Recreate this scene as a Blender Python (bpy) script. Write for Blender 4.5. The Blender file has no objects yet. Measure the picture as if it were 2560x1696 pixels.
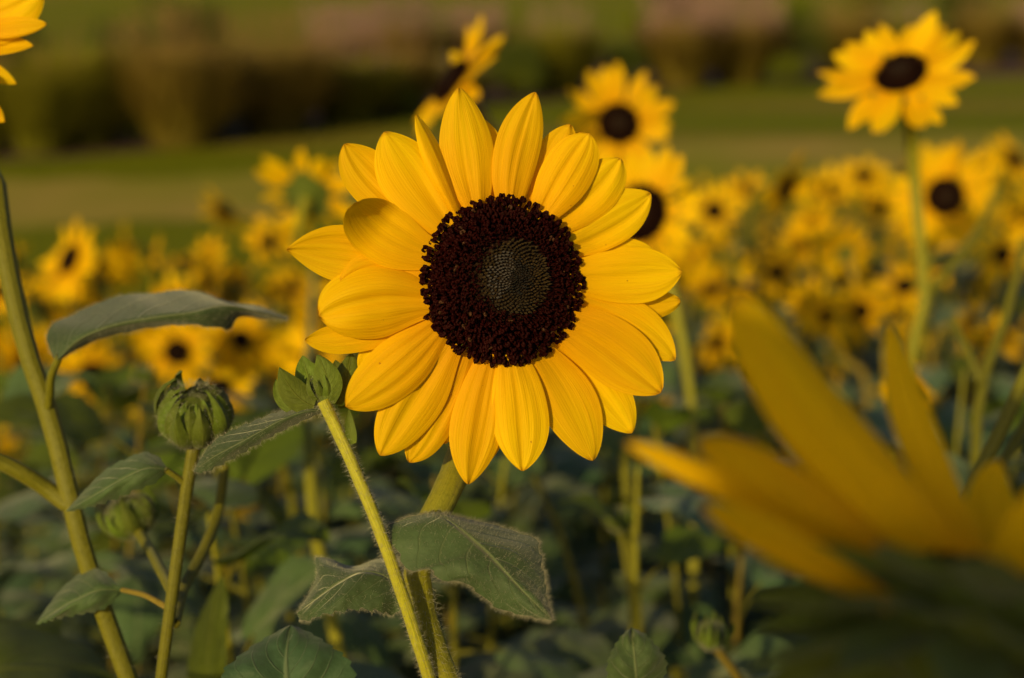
import bpy, math, random
import numpy as np
from mathutils import Vector, Matrix

S = bpy.context.scene
COL = S.collection
rnd = random.Random(11)
R_ = math.radians

# ------------------------------------------------------------------ camera
PITCH = R_(14); FPX = 50/36*2560.0
CAM = np.array([0, 0, 1.6])
FW = np.array([0, math.cos(PITCH), -math.sin(PITCH)])
UP = np.array([0, math.sin(PITCH), math.cos(PITCH)])
RT = np.array([1.0, 0, 0])
cd = bpy.data.cameras.new('camera'); cam = bpy.data.objects.new('camera', cd); COL.objects.link(cam)
cam.location = CAM; cam.rotation_euler = (R_(90)-PITCH, 0, 0)
cd.sensor_width = 36; cd.lens = 50; cd.clip_start = .01; cd.clip_end = 2000
cd.dof.use_dof = True; cd.dof.focus_distance = .597; cd.dof.aperture_fstop = 5.0
S.camera = cam

# ------------------------------------------------------------------ light
SUN_EL, SUN_AZ = 19, 24          # azimuth: degrees to the left of straight behind the camera
w = bpy.data.worlds.new('World'); S.world = w; w.use_nodes = True
nt = w.node_tree; bg = nt.nodes['Background']
sky = nt.nodes.new('ShaderNodeTexSky'); sky.sky_type = 'NISHITA'; sky.sun_disc = False
sky.sun_elevation = R_(SUN_EL); sky.sun_rotation = R_(180+SUN_AZ); sky.dust_density = 2; sky.ozone_density = 1
nt.links.new(sky.outputs[0], bg.inputs[0]); bg.inputs[1].default_value = .09
ld = bpy.data.lights.new('sun', 'SUN'); ld.energy = 4.6; ld.angle = R_(.6); ld.color = (1, .80, .26)
sun = bpy.data.objects.new('sun', ld); COL.objects.link(sun)
a, e = R_(SUN_AZ), R_(SUN_EL)
TOSUN = Vector((-math.sin(a)*math.cos(e), -math.cos(a)*math.cos(e), math.sin(e)))
sun.rotation_euler = TOSUN.to_track_quat('Z', 'Y').to_euler(); sun.location = (-2, -4, 4)
vs = S.view_settings; vs.view_transform = 'Standard'; vs.look = 'None'; vs.exposure = -.2; vs.gamma = 1
vs.use_curve_mapping = False
S.render.engine = 'CYCLES'; S.cycles.use_denoising = True
S.cycles.max_bounces = 8; S.cycles.transparent_max_bounces = 4

# ------------------------------------------------------------------ helpers
def P(px, py, d):
    """point at axial depth d on the ray through pixel (px,py) of the 2560x1696 frame"""
    return CAM + d*(FW + RT*(px-1280)/FPX - UP*(py-848)/FPX)
def ground_at(px, py, z=0):
    v = FW + RT*(px-1280)/FPX - UP*(py-848)/FPX
    t = (z-CAM[2])/v[2]; return CAM + t*v
def nrm(v):
    v = np.asarray(v, float); return v/(np.linalg.norm(v)+1e-12)
def tag(o, label=None, cat=None, group=None, kind=None):
    if label: o['label'] = label
    if cat: o['category'] = cat
    if group: o['group'] = group
    if kind: o['kind'] = kind
    return o
def empty(name, loc):
    o = bpy.data.objects.new(name, None); COL.objects.link(o); o.location = loc; o.empty_display_size = .02
    return o
def mk_mesh(name, V, F, mats, uv=None, mi=None, smooth=True):
    m = bpy.data.meshes.new(name)
    m.from_pydata([tuple(map(float, v)) for v in V], [], F)
    for x in (mats if isinstance(mats, (list, tuple)) else [mats]): m.materials.append(x)
    if uv is not None:
        lay = m.uv_layers.new(name='UVMap')
        vi = np.empty(len(m.loops), dtype=np.int32); m.loops.foreach_get('vertex_index', vi)
        lay.data.foreach_set('uv', np.asarray(uv, dtype=np.float32)[vi].ravel())
    if smooth: m.polygons.foreach_set('use_smooth', [True]*len(m.polygons))
    if mi is not None: m.polygons.foreach_set('material_index', mi)
    m.update(); return m
def link(name, mesh, parent=None, mat=None, kind=None):
    o = bpy.data.objects.new(name, mesh); COL.objects.link(o)
    if parent is not None: o.parent = parent
    if mat is not None: o.matrix_basis = mat
    if kind: o['kind'] = kind
    return o
class MB:
    """collects pieces of geometry that become ONE mesh"""
    def __init__(s): s.V = []; s.F = []; s.UV = []; s.M = []; s.n = 0
    def add(s, V, F, UV=None, mi=0):
        V = np.asarray(V, float); s.V.append(V)
        s.F += [tuple(i+s.n for i in f) for f in F]; s.M += [mi]*len(F)
        s.UV.append(np.zeros((len(V), 2)) if UV is None else np.asarray(UV, float)); s.n += len(V)
    def mesh(s, name, mats, smooth=True):
        return mk_mesh(name, np.concatenate(s.V), s.F, mats, np.concatenate(s.UV), s.M, smooth)
def grid_faces(nu, nv):
    return [(i*nv+j, (i+1)*nv+j, (i+1)*nv+j+1, i*nv+j+1) for i in range(nu-1) for j in range(nv-1)]
def spline(pts, n):
    """Catmull-Rom through pts, n samples"""
    p = np.asarray(pts, float); k = len(p)
    if k == 2:
        t = np.linspace(0, 1, n)[:, None]; return p[0]*(1-t)+p[1]*t
    seg = np.linalg.norm(np.diff(p, axis=0), axis=1)+1e-9; cum = np.concatenate([[0], np.cumsum(seg)])
    sl = np.diff(p, axis=0)/seg[:, None]; T = np.empty_like(p); T[0] = sl[0]; T[-1] = sl[-1]
    for i in range(1, k-1): T[i] = (sl[i-1]*seg[i]+sl[i]*seg[i-1])/(seg[i-1]+seg[i])
    out = []
    for t in np.linspace(0, cum[-1], n):
        i = min(k-2, max(0, int(np.searchsorted(cum, t, side='right')-1))); h = seg[i]; f = (t-cum[i])/h
        out.append((2*f**3-3*f*f+1)*p[i]+(f**3-2*f*f+f)*h*T[i]+(-2*f**3+3*f*f)*p[i+1]+(f**3-f*f)*h*T[i+1])
    return np.array(out)
def tube(pts, radii, sides=8, n=None, cap=True, wob=0):
    n = n or max(6, len(pts)*5)
    c = spline(pts, n); r = np.interp(np.linspace(0, 1, n), np.linspace(0, 1, len(radii)), radii)
    T = np.gradient(c, axis=0); T /= np.linalg.norm(T, axis=1)[:, None]+1e-12
    N = nrm(np.cross(T[0], [0.3, .2, .9] if abs(T[0][2]) < .9 else [1, 0, 0])); V = []; UV = []
    for i in range(n):
        N = nrm(N-T[i]*np.dot(N, T[i])); B = np.cross(T[i], N)
        for k in range(sides+1):
            an = 2*math.pi*k/sides; rr = r[i]*(1+wob*math.sin(3*an+i*.7))
            V.append(c[i]+rr*(math.cos(an)*N+math.sin(an)*B)); UV.append((i/(n-1), k/sides))
    F = grid_faces(n, sides+1)
    if cap:
        V.append(c[-1]+T[-1]*r[-1]*.5); UV.append((1, .5)); m = len(V)-1; b = (n-1)*(sides+1)
        F += [(b+k, b+k+1, m) for k in range(sides)]
    return np.array(V), F, UV
def frame(N, up=(0, 0, 1)):
    N = nrm(N); X = np.cross(up, N)
    X = nrm(X) if np.linalg.norm(X) > 1e-3 else np.array([1., 0, 0]); Y = np.cross(N, X)
    return X, Y, N
def mat4(X, Y, Z, o): 
    return Matrix(((X[0], Y[0], Z[0], o[0]), (X[1], Y[1], Z[1], o[1]), (X[2], Y[2], Z[2], o[2]), (0, 0, 0, 1)))
def hairs(surf, n, length, width, rg, gravity=.15, curl=.5):
    """short curved hairs: surf(rg) -> (point, normal)"""
    V = []; F = []
    for i in range(n):
        p, nn = surf(rg); l = length*rg.uniform(.5, 1.25)
        d = nrm(nn+.45*np.array([rg.gauss(0, 1) for _ in range(3)])); s = nrm(np.cross(d, [rg.gauss(0, 1) for _ in range(3)]))
        b = nrm(np.array([rg.gauss(0, 1) for _ in range(3)]))*curl
        q = len(V); w_ = width*rg.uniform(.7, 1.2)
        p1 = p+d*l*.55; p2 = p1+(nrm(d+b+np.array([0, 0, -gravity])))*l*.5
        V += [p-s*w_, p+s*w_, p1+s*w_*.7, p1-s*w_*.7, p2]
        F += [(q, q+1, q+2, q+3), (q+3, q+2, q+4)]
    return V, F

# ------------------------------------------------------------------ materials
class NT:
    def __init__(s, name):
        s.m = bpy.data.materials.new(name); s.m.use_nodes = True; s.t = s.m.node_tree; s.t.nodes.clear()
        s.out = s.new('ShaderNodeOutputMaterial')
    def new(s, t, **k):
        n = s.t.nodes.new(t)
        for a, v in k.items(): setattr(n, a, v)
        return n
    def l(s, a, b): s.t.links.new(a, b)
    def set(s, n, **k):
        for a, v in k.items():
            i = n.inputs[a.replace('_', ' ')]
            if hasattr(v, 'is_output'): s.l(v, i)
            else: i.default_value = v
        return n
    def math(s, op, a, b=None, c=None):
        n = s.new('ShaderNodeMath', operation=op)
        for i, v in enumerate((a, b, c)):
            if v is None: continue
            if hasattr(v, 'is_output'): s.l(v, n.inputs[i])
            else: n.inputs[i].default_value = v
        return n.outputs[0]
    def ramp(s, fac, stops):
        n = s.new('ShaderNodeValToRGB'); e = n.color_ramp.elements
        while len(e) < len(stops): e.new(.5)
        for x, (p, c) in zip(e, stops): x.position = p; x.color = (*c, 1) if len(c) == 3 else c
        s.l(fac, n.inputs[0]); return n.outputs[0]
    def mix(s, fac, a, b, mode='MIX'):
        n = s.new('ShaderNodeMix', data_type='RGBA', blend_type=mode)
        for i, v in ((0, fac), (6, a), (7, b)):
            if hasattr(v, 'is_output'): s.l(v, n.inputs[i])
            else: n.inputs[i].default_value = v if i == 0 else ((*v, 1) if len(v) == 3 else v)
        return n.outputs[2]
    def noise(s, scale, detail=3, rough=.55, vec=None, dim=None):
        n = s.new('ShaderNodeTexNoise'); n.inputs['Scale'].default_value = scale; n.inputs['Detail'].default_value = detail
        n.inputs['Roughness'].default_value = rough
        if vec is not None: s.l(vec, n.inputs['Vector'])
        return n.outputs[0]
    def obj(s): return s.new('ShaderNodeTexCoord').outputs['Object']
    def uv(s):
        n = s.new('ShaderNodeUVMap'); x = s.new('ShaderNodeSeparateXYZ'); s.l(n.outputs[0], x.inputs[0])
        return n.outputs[0], x.outputs[0], x.outputs[1]
    def rand(s): return s.new('ShaderNodeObjectInfo').outputs['Random']
    def bump(s, h, strength=.3, dist=.001):
        n = s.new('ShaderNodeBump'); n.inputs['Strength'].default_value = strength; n.inputs['Distance'].default_value = dist
        s.l(h, n.inputs['Height']); return n.outputs[0]
    def leafy(s, col, tcol, trans, rough=.6, spec=.25, normal=None, sheen=0, sheen_col=(1, 1, 1, 1)):
        b = s.new('ShaderNodeBsdfPrincipled'); s.set(b, Base_Color=col, Roughness=rough)
        b.inputs['Specular IOR Level'].default_value = spec
        if sheen:
            b.inputs['Sheen Weight'].default_value = sheen; b.inputs['Sheen Roughness'].default_value = .45
            b.inputs['Sheen Tint'].default_value = sheen_col
        if normal is not None: s.l(normal, b.inputs['Normal'])
        o = b.outputs[0]
        if trans:
            t = s.new('ShaderNodeBsdfTranslucent'); s.set(t, Color=tcol)
            if normal is not None: s.l(normal, t.inputs['Normal'])
            x = s.new('ShaderNodeMixShader'); x.inputs[0].default_value = trans
            s.l(o, x.inputs[1]); s.l(t.outputs[0], x.inputs[2]); o = x.outputs[0]
        s.l(o, s.out.inputs[0]); return s.m

def m_petal():
    n = NT('petal_yellow'); vec, u, v = n.uv()
    mp = n.new('ShaderNodeMapping'); n.l(vec, mp.inputs[0]); mp.inputs['Scale'].default_value = (1.3, 1, 1)
    cmb = n.new('ShaderNodeCombineXYZ'); n.l(n.math('MULTIPLY', u, 2.2), cmb.inputs[0]); n.l(n.math('MULTIPLY', v, 46), cmb.inputs[1])
    n.l(n.math('MULTIPLY', n.rand(), 37), cmb.inputs[2])
    fine = n.noise(1.0, 2, .5, cmb.outputs[0])
    cm2 = n.new('ShaderNodeCombineXYZ'); n.l(n.math('MULTIPLY', u, 1.1), cm2.inputs[0]); n.l(n.math('MULTIPLY', v, 9), cm2.inputs[1])
    n.l(n.math('MULTIPLY', n.rand(), 91), cm2.inputs[2])
    broad = n.noise(1.0, 2, .5, cm2.outputs[0])
    base = n.ramp(u, [(0, (.82, .37, .001)), (.3, (.88, .48, .001)), (.7, (.88, .535, .001)), (1, (.85, .53, .002))])
    c = n.mix(n.ramp(fine, [(.35, (0, 0, 0)), (.52, (1, 1, 1))]), (.73, .39, .001), base)
    c = n.mix(.5, c, base)
    c = n.mix(n.math('MULTIPLY', n.ramp(broad, [(.4, (1, 1, 1)), (.6, (0, 0, 0))]), .30), c, (.80, .40, .002))
    blot = n.noise(55, 3, .6, n.obj())
    c = n.mix(n.math('MULTIPLY', n.ramp(blot, [(.5, (0, 0, 0)), (.75, (1, 1, 1))]), .18), c, (.72, .40, .01))
    hsv = n.new('ShaderNodeHueSaturation'); n.l(c, hsv.inputs['Color'])
    n.l(n.math('MULTIPLY_ADD', n.rand(), .012, .494), hsv.inputs['Hue']); n.l(n.math('MULTIPLY_ADD', n.rand(), .16, .90), hsv.inputs['Value'])
    spots = n.ramp(n.noise(330, 1, .5, n.obj()), [(.80, (0, 0, 0)), (.82, (1, 1, 1))])
    tipd = n.math('MULTIPLY', n.ramp(u, [(.955, (0, 0, 0)), (1, (1, 1, 1))]), .7)
    dm = n.mix(n.math('MAXIMUM', n.math('MULTIPLY', spots, .8), tipd), hsv.outputs[0], (.42, .16, .01)); hsv = dm.node
    nb = n.bump(n.math('ADD', n.math('MULTIPLY', fine, .5), broad), .35, .0012)
    return n.leafy(dm, n.mix(.5, dm, (.92, .52, .0)), .36, .62, .10, nb)
def m_leaf(name, top, vein, trans=.25, sheen=.35, scale=1., vm=.6):
    n = NT(name); vec, u, v = n.uv()
    d = n.math('ABSOLUTE', n.math('SUBTRACT', v, .5))
    mid = n.ramp(d, [(.008, (1, 1, 1)), (.028, (0, 0, 0))])
    ph = n.math('FRACT', n.math('MULTIPLY', n.math('SUBTRACT', n.math('MULTIPLY_ADD', n.noise(3, 1, .5, vec), .05, u), n.math('MULTIPLY', n.math('POWER', d, 1.25), .95)), 6.5))
    side = n.math('MULTIPLY', n.ramp(n.math('ABSOLUTE', n.math('SUBTRACT', ph, .5)), [(.0, (1, 1, 1)), (.06, (0, 0, 0))]), n.ramp(d, [(.25, (.8, .8, .8)), (.47, (.15, .15, .15))]))
    veins = n.math('MAXIMUM', mid, side)
    ob = n.obj(); b1 = n.noise(28*scale, 4, .6, ob); b2 = n.noise(240*scale, 2, .5, ob)
    c = n.mix(n.ramp(b1, [(.35, (0, 0, 0)), (.7, (1, 1, 1))]), tuple(x*.78 for x in top), tuple(x*1.25 for x in top))
    c = n.mix(n.math('MULTIPLY', n.ramp(b2, [(.45, (0, 0, 0)), (.75, (1, 1, 1))]), .35), c, tuple(x*1.7+.01 for x in top))
    c = n.mix(n.math('MULTIPLY', n.math('MAXIMUM', mid, n.math('MULTIPLY', side, vm)), .6), c, vein)
    hsv = n.new('ShaderNodeHueSaturation'); n.l(c, hsv.inputs['Color'])
    n.l(n.math('MULTIPLY_ADD', n.rand(), .03, .485), hsv.inputs['Hue']); n.l(n.math('MULTIPLY_ADD', n.rand(), .5, .75), hsv.inputs['Value'])
    tex = n.noise(420*scale, 2, .6, ob)
    nb = n.bump(n.math('ADD', n.math('MULTIPLY', veins, -1.2), n.math('MULTIPLY', tex, .5)), .5, .0012)
    return n.leafy(hsv.outputs[0], n.mix(.6, hsv.outputs[0], (.20, .24, .01)), trans, .62, .25, nb, sheen, (.9, .85, .8, 1))
def m_simple(name, c1, c2, scale, rough=.7, trans=0, tcol=None, spec=.25, sheen=0, bump=.2, bd=.001, rv=.3):
    n = NT(name); ob = n.obj(); x = n.noise(scale, 4, .6, ob)
    c = n.mix(n.ramp(x, [(.3, (0, 0, 0)), (.7, (1, 1, 1))]), c1, c2)
    hsv = n.new('ShaderNodeHueSaturation'); n.l(c, hsv.inputs['Color']); n.l(n.math('MULTIPLY_ADD', n.rand(), rv, 1-rv/2), hsv.inputs['Value'])
    nb = n.bump(n.noise(scale*4, 3, .6, ob), bump, bd)
    return n.leafy(hsv.outputs[0], tcol or (*c2, 1), trans, rough, spec, nb, sheen)
def m_stem(name, c1, c2):
    n = NT(name); vec, u, v = n.uv()
    cm = n.new('ShaderNodeCombineXYZ'); n.l(n.math('MULTIPLY', u, 3), cm.inputs[0]); n.l(n.math('MULTIPLY', v, 16), cm.inputs[1])
    st = n.noise(1.4, 3, .6, cm.outputs[0]); sp = n.noise(380, 2, .6, n.obj())
    c = n.mix(n.ramp(st, [(.3, (0, 0, 0)), (.7, (1, 1, 1))]), c1, c2)
    c = n.mix(n.math('MULTIPLY', n.ramp(sp, [(.5, (0, 0, 0)), (.7, (1, 1, 1))]), .35), c, tuple(x*.55 for x in c1))
    hsv = n.new('ShaderNodeHueSaturation'); n.l(c, hsv.inputs['Color']); n.l(n.math('MULTIPLY_ADD', n.rand(), .4, .8), hsv.inputs['Value'])
    return n.leafy(hsv.outputs[0], hsv.outputs[0], .12, .55, .3, n.bump(n.math('ADD', st, n.math('MULTIPLY', sp, .6)), .6, .0012), .1, (1, .95, .7, 1))
def m_disc():
    n = NT('disc_dark'); ob = n.obj(); ln = n.new('ShaderNodeVectorMath', operation='LENGTH'); n.l(ob, ln.inputs[0])
    r = n.math('ADD', n.math('DIVIDE', ln.outputs['Value'], .034), n.math('MULTIPLY', n.noise(160, 2, .5, ob), .12))
    c = n.ramp(r, [(.30, (.016, .011, .010)), (.52, (.018, .009, .005)), (.66, (.014, .003, .002)), (1, (.010, .0018, .001))])
    vor = n.new('ShaderNodeTexVoronoi'); vor.inputs['Scale'].default_value = 420; n.l(ob, vor.inputs['Vector'])
    return n.leafy(c, c, 0, .8, .1, n.bump(vor.outputs['Distance'], .8, .003))

M = {}
M['petal'] = m_petal()
M['leaf'] = m_leaf('leaf_sage', (.060, .098, .036), (.19, .22, .11), .22, .3)
M['leaf_near'] = m_leaf('leaf_hairy', (.042, .062, .024), (.17, .18, .085), .14, .32, 1., .45)
M['leaf_dim'] = m_leaf('leaf_bluish', (.048, .098, .052), (.17, .22, .13), .22, .35)
M['leaf_bright'] = m_leaf('leaf_young', (.075, .105, .006), (.16, .18, .02), .3, .05)
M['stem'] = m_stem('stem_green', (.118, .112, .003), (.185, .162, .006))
M['stem_bright'] = m_stem('stem_sunlit_green', (.46, .44, .02), (.58, .50, .045))  # sunlit copy of the stem: light on the branch put into the colour
M['stem_mid'] = m_stem('stem_sunlit_olive', (.21, .20, .010), (.30, .26, .018))  # weaker sunlit copy with light put into the colour; also pale undergrowth stems
M['stem_red'] = m_stem('stem_ruddy', (.20, .13, .02), (.26, .19, .02))
M['bract'] = m_leaf('bract_green', (.095, .125, .010), (.14, .15, .02), .2, .15, 2)
M['hair'] = m_simple('plant_hair', (.36, .33, .25), (.46, .42, .33), 40, .6, .35, (.5, .45, .34, 1), .1)
M['disc'] = m_disc()
M['floret'] = m_simple('floret_maroon', (.0075, .0005, .0005), (.018, .0013, .0012), 300, .6, 0, None, .06, 0, .2, .0005, .5)
M['floret_tan'] = m_simple('floret_tan', (.034, .010, .003), (.07, .024, .007), 300, .7)
M['bud_dark'] = m_simple('floret_charcoal', (.005, .0042, .0042), (.013, .0105, .0115), 300, .5, 0, None, .3, .04)
M['bud_olive'] = m_simple('floret_olive', (.016, .009, .003), (.046, .025, .007), 300, .55, 0, None, .3, .03)

# ------------------------------------------------------------------ ground
def m_lawn():
    n = NT('lawn_grass'); ob = n.obj()
    mp = n.new('ShaderNodeMapping'); n.l(ob, mp.inputs[0]); mp.inputs['Rotation'].default_value = (0, 0, R_(-44)); mp.inputs['Scale'].default_value = (.16, .62, 1)
    a = n.noise(.8, 3, .55, mp.outputs[0]); b = n.noise(9, 4, .65, ob); d = n.noise(160, 2, .6, ob)
    c = n.mix(n.ramp(b, [(.3, (0, 0, 0)), (.7, (1, 1, 1))]), (.165, .185, .003), (.225, .225, .005))
    c = n.mix(n.ramp(a, [(.50, (0, 0, 0)), (.70, (1, 1, 1))]), c, (.33, .22, .04))
    c = n.mix(n.math('MULTIPLY', d, .4), c, (.05, .055, .008))
    return n.leafy(c, c, 0, .9, .05, n.bump(n.math('ADD', b, d), .7, .03))
M['lawn'] = m_lawn()
M['soil'] = m_simple('soil_dark', (.022, .016, .010), (.05, .036, .022), 14, .95, 0, None, .05, 0, .8, .02)
M['mulch'] = m_simple('mulch_brown', (.085, .046, .038), (.16, .095, .080), 6, .95, 0, None, .05, 0, .9, .04)

xs = np.concatenate([[-500, -200, -80], np.linspace(-40, 40, 33), [80, 200, 500]])
ys = np.concatenate([[-300, -60, -10], np.linspace(-2, 44, 24), np.linspace(50, 200, 26), [300, 500]])
def hill(x, y):
    d = max(0, y-38); return .00075*d*d if d < 120 else 10.8+.18*(d-120)
V = [(x, y, hill(x, y)) for x in xs for y in ys]
tag(link('lawn', mk_mesh('lawn', V, grid_faces(len(xs), len(ys)), M['lawn'])), kind='structure')
def sheet(name, pts, z, m, n=60, jit=.12):
    c = spline([(*p, 0) for p in pts]+[(*pts[0], 0)], n)
    V = [(x+rnd.uniform(-jit, jit), y+rnd.uniform(-jit, jit), z) for x, y, _ in c[:-1]]
    return tag(link(name, mk_mesh(name, V, [tuple(range(len(V)))], m)), kind='structure')
sheet('soil', [(-4, -3), (4, -3), (4.2, 2), (4.5, 5.4), (1.2, 4.5), (-1.5, 3.75), (-4, 3.2), (-4.6, 0)], .004, M['soil'])
M['dry_grass'] = m_simple('dry_grass', (.36, .24, .06), (.19, .205, .005), .45, .95, 0, None, .05, 0, .8, .03, 0)
gl = lambda px, py: tuple(ground_at(px, py)[:2])
sheet('mulch_bed', [gl(-300, 425), gl(200, 400), gl(620, 352), gl(1050, 278), gl(1500, 246), gl(2100, 203), gl(2700, 185), gl(2900, 140), gl(2100, 125), gl(1500, 140), gl(1000, 190), gl(400, 240), gl(-300, 290)], .006, M['mulch'], 90, .25)

sheet('dry_grass', [gl(-400, 470), gl(100, 452), gl(500, 440), gl(900, 408), gl(1300, 380), gl(1750, 352), gl(2150, 344), gl(2700, 330), gl(2900, 420), gl(2300, 430), gl(1700, 460), gl(1000, 520), gl(300, 560), gl(-400, 580)], .003, M['dry_grass'], 120, .15)

# ------------------------------------------------------------------ ornamental bed
def m_blade(name, lo, hi, tip):
    n = NT(name); vec, u, v = n.uv(); x = n.noise(7, 3, .6, n.obj())
    c = n.ramp(u, [(0, lo), (.55, hi), (1, tip)])
    c = n.mix(n.math('MULTIPLY', n.ramp(x, [(.35, (0, 0, 0)), (.7, (1, 1, 1))]), .45), c, tuple(q*.45 for q in hi))
    return n.leafy(c, c, .35, .7, .1)
M['blade_brown'] = m_blade('blade_brown', (.13, .10, .014), (.27, .195, .03), (.36, .24, .06))
M['blade_green'] = m_blade('blade_green', (.11, .105, .008), (.22, .205, .014), (.30, .26, .025))
M['plume_pink'] = m_simple('plume_pink', (.32, .18, .17), (.46, .27, .26), 8, .9, .25, (.25, .15, .10, 1))
M['plume_tan'] = m_simple('plume_tan', (.28, .17, .06), (.40, .24, .09), 8, .9, .25, (.3, .17, .08, 1))
M['shrub_dark'] = m_simple('shrub_dark', (.04, .055, .006), (.085, .10, .008), 5, .7, .2, (.09, .11, .01, 1))
M['shrub_lime'] = m_simple('shrub_lime', (.10, .12, .004), (.20, .21, .006), 5, .7, .25, (.18, .2, .01, 1))
M['bark'] = m_simple('bark_brown', (.05, .035, .022), (.10, .07, .045), 30, .9)

def blades(n, h, spread, rg, wid=.014, upright=.5):
    b = MB()
    for i in range(n):
        an = rg.uniform(0, 2*math.pi); r0 = .26*math.sqrt(rg.random()); lean = spread*rg.uniform(.15, 1)**upright
        L = h*(1.1-.62*rg.random()**1.4); dx, dy = math.cos(an), math.sin(an); sx, sy = -dy, dx
        V = []; UV = []
        for k in range(5):
            t = k/4; rr = r0+lean*t**1.7*h; z = L*(t-.38*lean*t**2.6); w_ = wid*(1-t**2*.92)
            V += [(dx*rr-sx*w_, dy*rr-sy*w_, z), (dx*rr+sx*w_, dy*rr+sy*w_, z)]; UV += [(t, 0), (t, 1)]
        b.add(V, [(2*k, 2*k+1, 2*k+3, 2*k+2) for k in range(4)], UV)
    return b
def plumes(n, h, spread, rg):
    n = int(n*1.6)
    b = MB()
    for i in range(n):
        an = rg.uniform(0, 2*math.pi); lean = spread*rg.uniform(.1, 1); dx, dy = math.cos(an), math.sin(an)
        p0 = np.array([dx*(.1+lean*.6*h), dy*(.1+lean*.6*h), h*rg.uniform(.42, 1.08)]); d = nrm([dx*.6*lean+.15*rg.gauss(0, 1), dy*.6*lean, .8])
        for k in range(22):
            t = rg.random(); q = p0+d*.22*t; o = nrm([rg.gauss(0, 1) for _ in range(3)]); s = .03*math.sin(math.pi*(.1+.85*t))
            e = nrm(np.cross(o, d))*.006
            b.add([q-e, q+e, q+o*s+d*.03], [(0, 1, 2)])
    return b
def grass_clump_meshes(seed, h, spread, bm, pm, np_):
    rg = random.Random(seed)
    return blades(1700, h, spread, rg).mesh('grass_blades', M[bm]), plumes(np_, h, spread, rg).mesh('grass_plumes', M[pm])
GC = {'brown': grass_clump_meshes(1, .95, .62, 'blade_brown', 'plume_tan', 90), 'purple': grass_clump_meshes(2, .85, .75, 'blade_brown', 'plume_pink', 200),
      'green': grass_clump_meshes(3, 1.0, .5, 'blade_green', 'plume_tan', 26), 'olive': grass_clump_meshes(4, .8, .7, 'blade_green', 'plume_pink', 40)}
def place_clump(kind, px, py, sc, label, back=0, sz=1):
    g = ground_at(px, py); g[1] += back; g[0] += back*g[0]/max(1, g[1]-back)
    r = empty('ornamental_grass', (g[0], g[1], 0)); sc *= rnd.uniform(.78, 1.18); r.scale = (sc, sc, sc*rnd.uniform(.85, 1.12)); r.rotation_euler.z = rnd.uniform(0, 6.28)
    tag(r, label, 'ornamental grass', 'ornamental grass clumps in the mulched bed')
    link('grass_blades', GC[kind][0], r, kind='stuff'); link('grass_plumes', GC[kind][1], r, kind='stuff')
def shrub_mesh(seed, n, rx, rz):
    rg = random.Random(seed); b = MB()
    lob = [(rg.uniform(-.55, .55)*rx, rg.uniform(-.55, .55)*rx, rz*rg.uniform(.35, .75), rg.uniform(.35, .6)*rx) for _ in range(9)]
    for i in range(n):
        cx, cy, cz, cr = rg.choice(lob); o = nrm([rg.gauss(0, 1), rg.gauss(0, 1), rg.gauss(0, .9)])*cr*rg.uniform(.55, 1.05)
        p = np.array([cx, cy, cz])+o; p[2] = abs(p[2])
        d = nrm([rg.gauss(0, 1) for _ in range(3)]); e = nrm(np.cross(d, [rg.gauss(0, 1) for _ in range(3)])); s = rg.uniform(.03, .055)
        b.add([p, p+d*s*.6+e*s*.35, p+d*s*1.4, p+d*s*.6-e*s*.35], [(0, 1, 2, 3)])
    t = MB()
    for k in range(6):
        x, y, z, _ = lob[k]; t.add(*tube([(0, 0, 0), (x*.4, y*.4, z*.5), (x, y, z)], [.02, .013, .006], 5, 6))
    return b, t
SH = []
for sd, m in ((5, 'shrub_dark'), (6, 'shrub_lime')):
    b, t = shrub_mesh(sd, 3200, .55, .95); SH.append((b.mesh('foliage', M[m]), t.mesh('stems', M['bark'])))
def place_shrub(k, px, py, sc, label, back=0):
    g = ground_at(px, py); g[1] += back; g[0] += back*g[0]/max(1, g[1]-back)
    r = empty('shrub', (g[0], g[1], 0)); r.scale = (sc,)*3; r.rotation_euler.z = rnd.uniform(0, 6.28)
    tag(r, label, 'shrub', 'rounded shrubs in the background bed')
    link('foliage', SH[k][0], r, kind='stuff'); link('stems', SH[k][1], r)

for a_ in [('green', -40, 396, 1.0, 'tall green grass clump in dark shade at the left edge of the bed', .2),
           ('green', 105, 390, 1.0, 'upright yellow green grass clump near the left end of the bed', .2),
           ('green', 205, 384, 1.2, 'tall green grass clump with a pale tan plume on top', .5),
           ('brown', 455, 374, 1.28, 'broad brown grass clump above the pinkish mulch on the left', .3),
           ('brown', 690, 340, 1.3, 'brown grass clump in the middle of the left bed', .3),
           ('olive', 870, 315, 1.15, 'dull olive grass clump up left of the large sunflower', .3),
           ('brown', 1000, 292, 1.12, 'brown grass clump left of the sideways sunflower', .4),
           ('olive', 1150, 268, 1.0, 'shaded grass clump behind the sideways sunflower', .3),
           ('purple', 860, 300, 1.2, 'purple plumed grass clump behind the olive clump', 4),
           ('purple', 1010, 262, 1.45, 'mauve plumed grass clump at the back of the bed centre', 4.5),
           ('purple', 1190, 240, 1.35, 'mauve plumed grass clump behind the top of the sideways sunflower', 4),
           ('olive', 1395, 243, 1.3, 'round olive grass mound right of the sideways sunflower', .6),
           ('purple', 1700, 228, 1.3, 'left half of the pair of pinkish grass mounds right of centre', .6),
           ('purple', 1850, 218, 1.3, 'right half of the pair of pinkish grass mounds right of centre', .6),
           ('brown', 2110, 205, 1.3, 'brown grass clump left of the tall sunflower on the right', 2.5),
           ('olive', 2250, 200, 1.5, 'yellowish grass clump behind the tall sunflower on the right', 4),
           ('brown', 2450, 186, 1.35, 'brown grass clump right of the tall sunflower on the right', 3),
           ('purple', 2600, 178, 1.2, 'pinkish grass clump at the right edge of the bed', 2)]:
    place_clump(*a_)
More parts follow.
